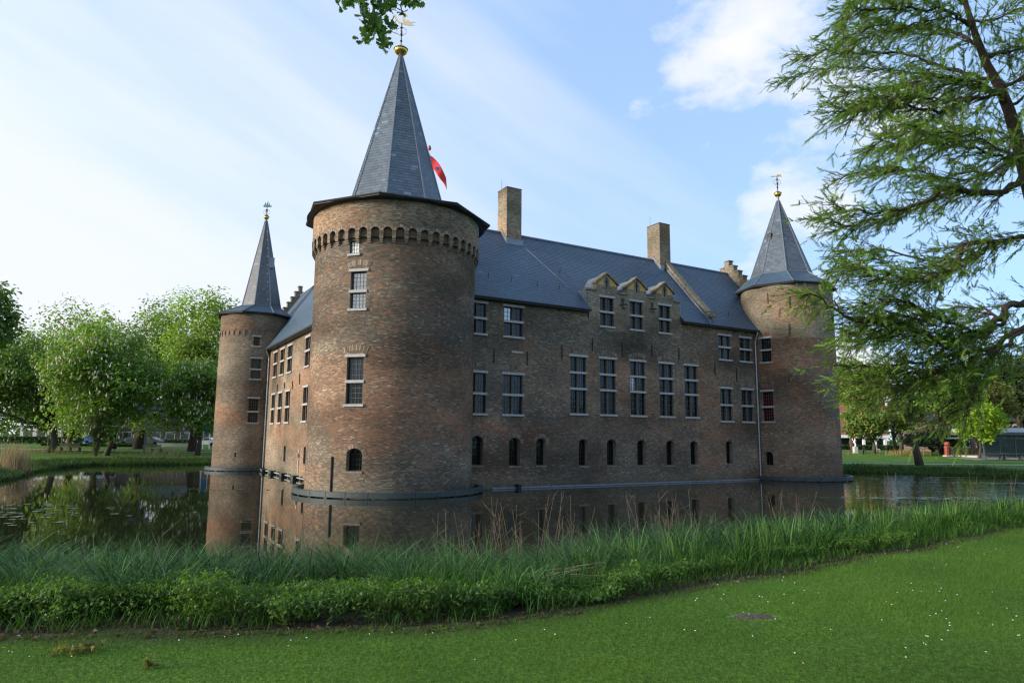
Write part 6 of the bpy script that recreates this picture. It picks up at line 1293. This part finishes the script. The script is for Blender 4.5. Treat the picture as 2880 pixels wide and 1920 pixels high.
# sapling with stakes
def sapling():
    Y = 92; p = ground_pt(152, 1250, Y); e = empty('staked_sapling', p, 'young tree tied to a wooden stake frame near the dark undercroft', 'tree'); m = MB(); m.tube([p, p+UP*2.2, p+np.array([0.1, 0, 4.2])], [0.09, 0.07, 0.03], 7); m.build('trunk', M_BARK, e)
    for x in (-0.9, 0.9): m = MB(); m.tube([p+np.array([x, 0.1, -0.1]), p+np.array([x, 0.1, 1.7])], 0.05, 6); m.build('stake', M_WOOD, e)
    m = MB(); m.box(p[0]-1.0, p[0]+1.0, p[1]+0.03, p[1]+0.17, p[2]+1.55, p[2]+1.66); m.build('crossbar', M_WOOD, e); g = np.random.default_rng(5); n = 900; P = p+np.array([0.1, 0, 4.0])+g.normal(size=(n, 3))*np.array([0.7, 0.7, 0.8]); V, F = leaf_cards(P, unit(g.normal(size=(n, 3))+UP), 0.14*np.ones(n), 0.6, g); obj('crown', mesh_np('crown', V, [F], M_LEAF, col=np.repeat(np.array(GR_LT)*(0.6+0.8*g.random((n, 1))), 4, 0)), e)
sapling()
def willow():
    g = np.random.default_rng(481); p = ground_pt(268, 1290, 74.5); e = empty('willow_bush', p, 'thin drooping willow bush at the water beside the blossoming chestnut', 'bush'); m = MB(); P = []; D = []
    for i in range(46):
        a = g.uniform(0, 6.28); h = g.uniform(2.2, 4.6); r = g.uniform(0.2, 0.9); q = np.array([p+np.array([0.1*math.cos(a), 0.1*math.sin(a), -0.05]), p+np.array([r*0.6*math.cos(a), r*0.6*math.sin(a), h*0.75]), p+np.array([r*1.3*math.cos(a), r*1.3*math.sin(a), h]), p+np.array([r*1.9*math.cos(a), r*1.9*math.sin(a), h*0.8])]); m.tube(q, [0.03, 0.02, 0.012, 0.006], 4)
        k = 70; t = 0.3+2.7*g.random(k); P.append(np.stack([np.interp(t, [0, 1, 2, 3], q[:, c]) for c in range(3)], 1)+g.normal(size=(k, 3))*0.10)
    m.build('stems', M_BARK, e)['kind'] = 'stuff'; P = np.vstack(P); n = len(P); V, F = leaf_cards(P, unit(g.normal(size=(n, 3))+UP*0.5), 0.11*np.ones(n), 0.35, g); obj('crown', mesh_np('crown', V, [F], M_LEAF, col=np.repeat(np.array((0.09, 0.13, 0.045))*(0.6+0.8*g.random((n, 1))), 4, 0)), e)
willow()
# --- right side
def right_buildings():
    Y = 150; a = at(2360, 1240, Y); b = at(2497, 1240, Y); g0 = gz(a[0], Y); t = at(2430, 1120, Y)[2]; zb = at(2430, 1231, Y)[2]; e = empty('brick_block', ((a[0]+b[0])/2, Y, g0), 'plain red brick block with a white band over a dark ground floor', 'building')
    m = MB(); m.box(a[0]-25, b[0], Y, Y+14, zb+0.62, t); m.build('wall', M_WALL, e); m = MB(); m.box(a[0]-25, b[0]+0.3, Y-0.3, Y+14, zb, zb+0.6); m.build('white_band', M_WHITE, e); m = MB(); m.box(a[0]-25, b[0], Y+2, Y+14, g0-0.2, zb-0.01); m.build('ground_floor', M_DARKW, e)
    for u in (2395, 2430, 2462, 2490): x = at(u, 1240, Y)[0]; m = MB(); m.box(x-0.25, x+0.25, Y-0.1, Y+0.3, g0-0.1, zb); m.build('column', M_WHITE, e)
    for u, v in ((2470, 1205), (2425, 1205), (2385, 1205), (2470, 1160), (2425, 1160)): q = at(u, v, Y); m = MB(); m.box(q[0]-0.55, q[0]+0.55, Y-0.05, Y-0.002, q[2]-1.4, q[2]+0.9); m.build('window', M_FGLASS, e)
    # brick house with white windows behind the pavilion
    Y = 118; a = at(2625, 1240, Y); b = at(2960, 1240, Y); g0 = gz(a[0], Y); t = at(2700, 1185, Y)[2]; e = empty('white_windowed_house', ((a[0]+b[0])/2, Y, g0), 'brown brick house with white arched windows behind the pavilion', 'building'); m = MB(); m.box(a[0], b[0], Y, Y+9, g0-0.2, t); m.build('wall', M_WALL2, e)
    m = MB(); m.prism([(a[0]-0.3, Y-0.4, t), (a[0]-0.3, Y+9.4, t), (a[0]-0.3, Y+4.5, t+3.2)], (b[0]-a[0]+0.6, 0, 0)); m.build('roof', M_DARKROOF, e)
    for i in range(9):
        x = a[0]+1.2+i*2.2
        for z0, hh in ((0.7, 2.0), (3.4, 1.6)):
            th = np.linspace(0, math.pi, 9); pts = [(x-0.6, Y-0.03, g0+z0)]+[(x+0.6, Y-0.03, g0+z0)]+[(x+0.6*math.cos(q), Y-0.03, g0+z0+hh*0.7+0.4*math.sin(q)) for q in th]; m = MB(); m.prism(pts, (0, -0.06, 0)); f = m.build('window', M_WHITE, e)
            m = MB(); m.box(x-0.46, x+0.46, Y-0.12, Y-0.092, g0+z0+0.12, g0+z0+hh*0.7); m.build('pane', M_FGLASS, f)
    # glass pavilion
    Y = 84; x0 = at(2745, 1250, Y)[0]; x1 = x0+16; g0 = gz(x0, Y); zr = at(2830, 1203, Y)[2]; z1 = at(2830, 1215, Y)[2]; z2 = at(2830, 1230, Y)[2]; e = empty('glass_pavilion', ((x0+x1)/2, Y, g0), 'grey flat-roofed glass pavilion at the right picture edge', 'building')
    m = MB(); m.prism([(x0+1.0, Y-0.8, z1), (x1, Y-0.8, z1), (x1, Y-0.2, zr), (x0+1.6, Y-0.2, zr)], (0, 7, 0)); m.build('roof', plain('zinc_roof', (0.36, 0.36, 0.37), 0.5, 0.1, 2), e); m = MB(); m.box(x0+0.6, x1, Y-1.0, Y+6.5, z1-0.34, z1-0.01); m.build('fascia', M_GREYP, e)
    m = MB(); m.box(x0-0.2, x1, Y-0.4, Y+6, z2-0.18, z2); m.build('transom_beam', M_GREYP, e)
    for i in range(9): x = x0+0.8+i*1.9; m = MB(); m.box(x-0.07, x+0.07, Y-0.3, Y-0.14, g0-0.1, z1-0.34); m.build('post', M_GREYP, e)
    for i in range(8): x = x0+0.8+i*1.9; m = MB(); m.box(x+0.09, x+1.81, Y-0.24, Y-0.21, g0+0.25, z2-0.2); m.build('pane', M_FGLASS, e); m = MB(); m.box(x+0.09, x+1.81, Y-0.24, Y-0.21, z2+0.02, z1-0.36); m.build('pane', M_FGLASS, e)
    m = MB(); m.box(x0, x1, Y, Y+6, g0-0.1, g0+0.24); m.build('plinth', M_CONC, e)
    # terrace tables in front of it
    for u, v, lb in ((2790, 1268, 'grey terrace table left on the paved terrace'), (2846, 1270, 'grey terrace table and rail at the right picture edge')):
        q = ground_pt(u, v, 78); e = empty('terrace_table', q, lb, 'table'); m = MB(); m.box(q[0]-1.1, q[0]+1.1, q[1]-0.4, q[1]+0.4, q[2]+0.70, q[2]+0.76); m.build('tabletop', M_GREYP, e)
        for x in (-0.95, 0.95): m = MB(); m.box(q[0]+x-0.05, q[0]+x+0.05, q[1]-0.3, q[1]+0.3, q[2]-0.05, q[2]+0.70); m.build('leg', M_GREYP, e)
right_buildings()
def sheet(name, pts, mat, label, lift=0.03, nsub=14):
    """path laid over the ground: a strip following the terrain"""
    V = []; F = []
    for i, (p, q) in enumerate(pts):
        for s in range(5): t = s/4; x = p[0]+(q[0]-p[0])*t; y = p[1]+(q[1]-p[1])*t; V.append((x, y, gz(x, y)+lift))
        if i: F += [((i-1)*5+s, (i-1)*5+s+1, i*5+s+1, i*5+s) for s in range(4)]
    m = MB(); m.add(V, F); o = m.build(name, mat); tag(o, label, None, None, 'structure')
sheet('path', [((22+2.5*i, 71.0-0.35*i), (22+2.5*i, 73.2-0.35*i)) for i in range(24)], plain('worn_path', (0.27, 0.25, 0.20), 0.95, 0.2, 3), 'pale worn path beyond the right bank')
sheet('terrace', [((52+1.6*i, 77.5), (52+1.6*i, 83.6)) for i in range(16)], M_PAVE, 'pale paved terrace before the glass pavilion', 0.05)
sheet('park_path', [((-75+4*i, 88), (-75+4*i, 90)) for i in range(14)], plain('park_path_gravel', (0.30, 0.22, 0.17), 0.95, 0.2, 3), 'gravel path under the chestnuts on the left')
sheet('park_path', [((30+2.4*i, 118), (30+2.4*i, 122)) for i in range(14)], M_PAVE, 'sandy path on the far right lawn')
def hedge(u0, u1, v, Y, h, label):
    a = at(u0, v, Y); b = at(u1, v, Y); g = np.random.default_rng(abs(int(u0))); n = 5000; x = g.uniform(a[0], b[0], n); y = Y+g.uniform(-0.5, 0.5, n); z = height(x, y)+h*g.random(n)**0.6; P = np.stack([x, y, z], 1); V, F = leaf_cards(P, unit(g.normal(size=(n, 3))+np.array([0, -0.6, 0.6])), 0.16*np.ones(n), 0.6, g)
    o = obj('hedge', mesh_np('hedge', V, [F], M_LEAF, col=np.repeat(np.array((0.030, 0.075, 0.016))*(0.6+0.8*g.random((n, 1))), 4, 0))); tag(o, label, 'hedge')
hedge(2360, 2560, 1250, 128, 0.9, 'clipped low green hedge in front of the red brick block'); hedge(-40, 230, 1250, 122, 1.3, 'dark shrubs along the foot of the undercroft building'); hedge(240, 640, 1250, 126, 1.0, 'low shrubs before the brick houses on the left'); hedge(120, 400, 1250, 104, 0.35, 'low dark bed of greenery behind the left benches')
def sculptures():
    Y = 100; p = ground_pt(2406, 1270, Y); e = empty('white_sculpture', p, 'white twisting figure on a pale plinth on the right lawn', 'sculpture'); m = MB(); m.prism([p+np.array([x, -0.3, 0]) for x in (-0.28, 0.28)]+[p+np.array([x, -0.3, 0.95]) for x in (0.24, -0.24)], (0, 0.6, 0)); m.build('plinth', M_CONC, e)
    m = MB(); q = p+UP*0.95; m.tube([q, q+np.array([0.10, 0, 0.3]), q+np.array([-0.08, 0, 0.65]), q+np.array([0.05, 0, 0.95]), q+np.array([0, 0, 1.15])], [0.14, 0.10, 0.17, 0.12, 0.05], 8); m.tube([q+np.array([-0.05, 0, 0.7]), q+np.array([-0.3, 0, 0.95]), q+np.array([-0.38, 0, 1.2])], [0.08, 0.06, 0.03], 6); m.tube([q+np.array([0.02, 0, 0.8]), q+np.array([0.32, 0, 0.9])], [0.07, 0.03], 6); m.build('figure', M_WHITE, e, smooth=True)
    Y = 96; p = ground_pt(2430, 1278, Y); e = empty('dark_sculpture', p, 'slim black two-pronged sculpture standing on the right lawn', 'sculpture'); m = MB(); m.tube([p-UP*0.05, p+np.array([-0.12, 0, 0.5]), p+np.array([-0.16, 0, 1.1])], [0.12, 0.08, 0.04], 6); m.build('prong', M_IRON, e, smooth=True); m = MB(); m.tube([p+np.array([0.04, 0, -0.05]), p+np.array([0.10, 0, 0.6]), p+np.array([0.09, 0, 1.35])], [0.12, 0.09, 0.05], 6); m.build('prong', M_IRON, e, smooth=True)
    Y = 88; p = ground_pt(2666, 1280, Y); e = empty('red_sculpture', p, 'rust-red column with a hollow head before the evergreen bush', 'sculpture'); red = plain('rust_red', (0.30, 0.075, 0.042), 0.7, 0.2, 6); m = MB(); m.box(p[0]-0.42, p[0]+0.42, p[1]-0.4, p[1]+0.4, p[2]-0.1, p[2]+0.16); m.build('base', M_CONC, e); m = MB(); m.prism([p+np.array([x, -0.25, z]) for x, z in ((-0.26, 0.16), (0.28, 0.16), (0.24, 1.35), (-0.20, 1.35))], (0, 0.5, 0)); m.build('shaft', red, e)
    m = MB(); m.lathe(p, [(0.06, 1.36), (0.34, 1.45), (0.30, 1.75), (0.16, 1.85), (0.12, 1.8)], 10); m.build('head', red, e); m = MB(); m.prism([p+np.array([x, -0.27, z]) for x, z in ((0.02, 0.2), (0.22, 0.2), (0.19, 1.2), (0.05, 1.2))], (0, 0.015, 0)); m.build('painted_groove_shadow', M_DARKW, e)  # dark strip on the shaft paints a groove's shadow into the colour
    Y = 104; p = ground_pt(2463, 1262, Y); e = empty('grey_sculpture', p, 'small grey seated stone figure at the foot of a tree', 'sculpture'); m = MB(); m.tube([p-UP*0.05, p+UP*0.5, p+np.array([0.08, 0, 0.9]), p+np.array([0.02, 0, 1.2])], [0.34, 0.30, 0.18, 0.12], 8); m.build('body', M_CONC, e, smooth=True); m = MB(); m.tube([p+np.array([0.1, -0.1, 0.45]), p+np.array([0.5, -0.2, 0.5]), p+np.array([0.55, -0.2, 0.0])], [0.14, 0.11, 0.08], 7); m.build('knee', M_CONC, e, smooth=True)
sculptures()
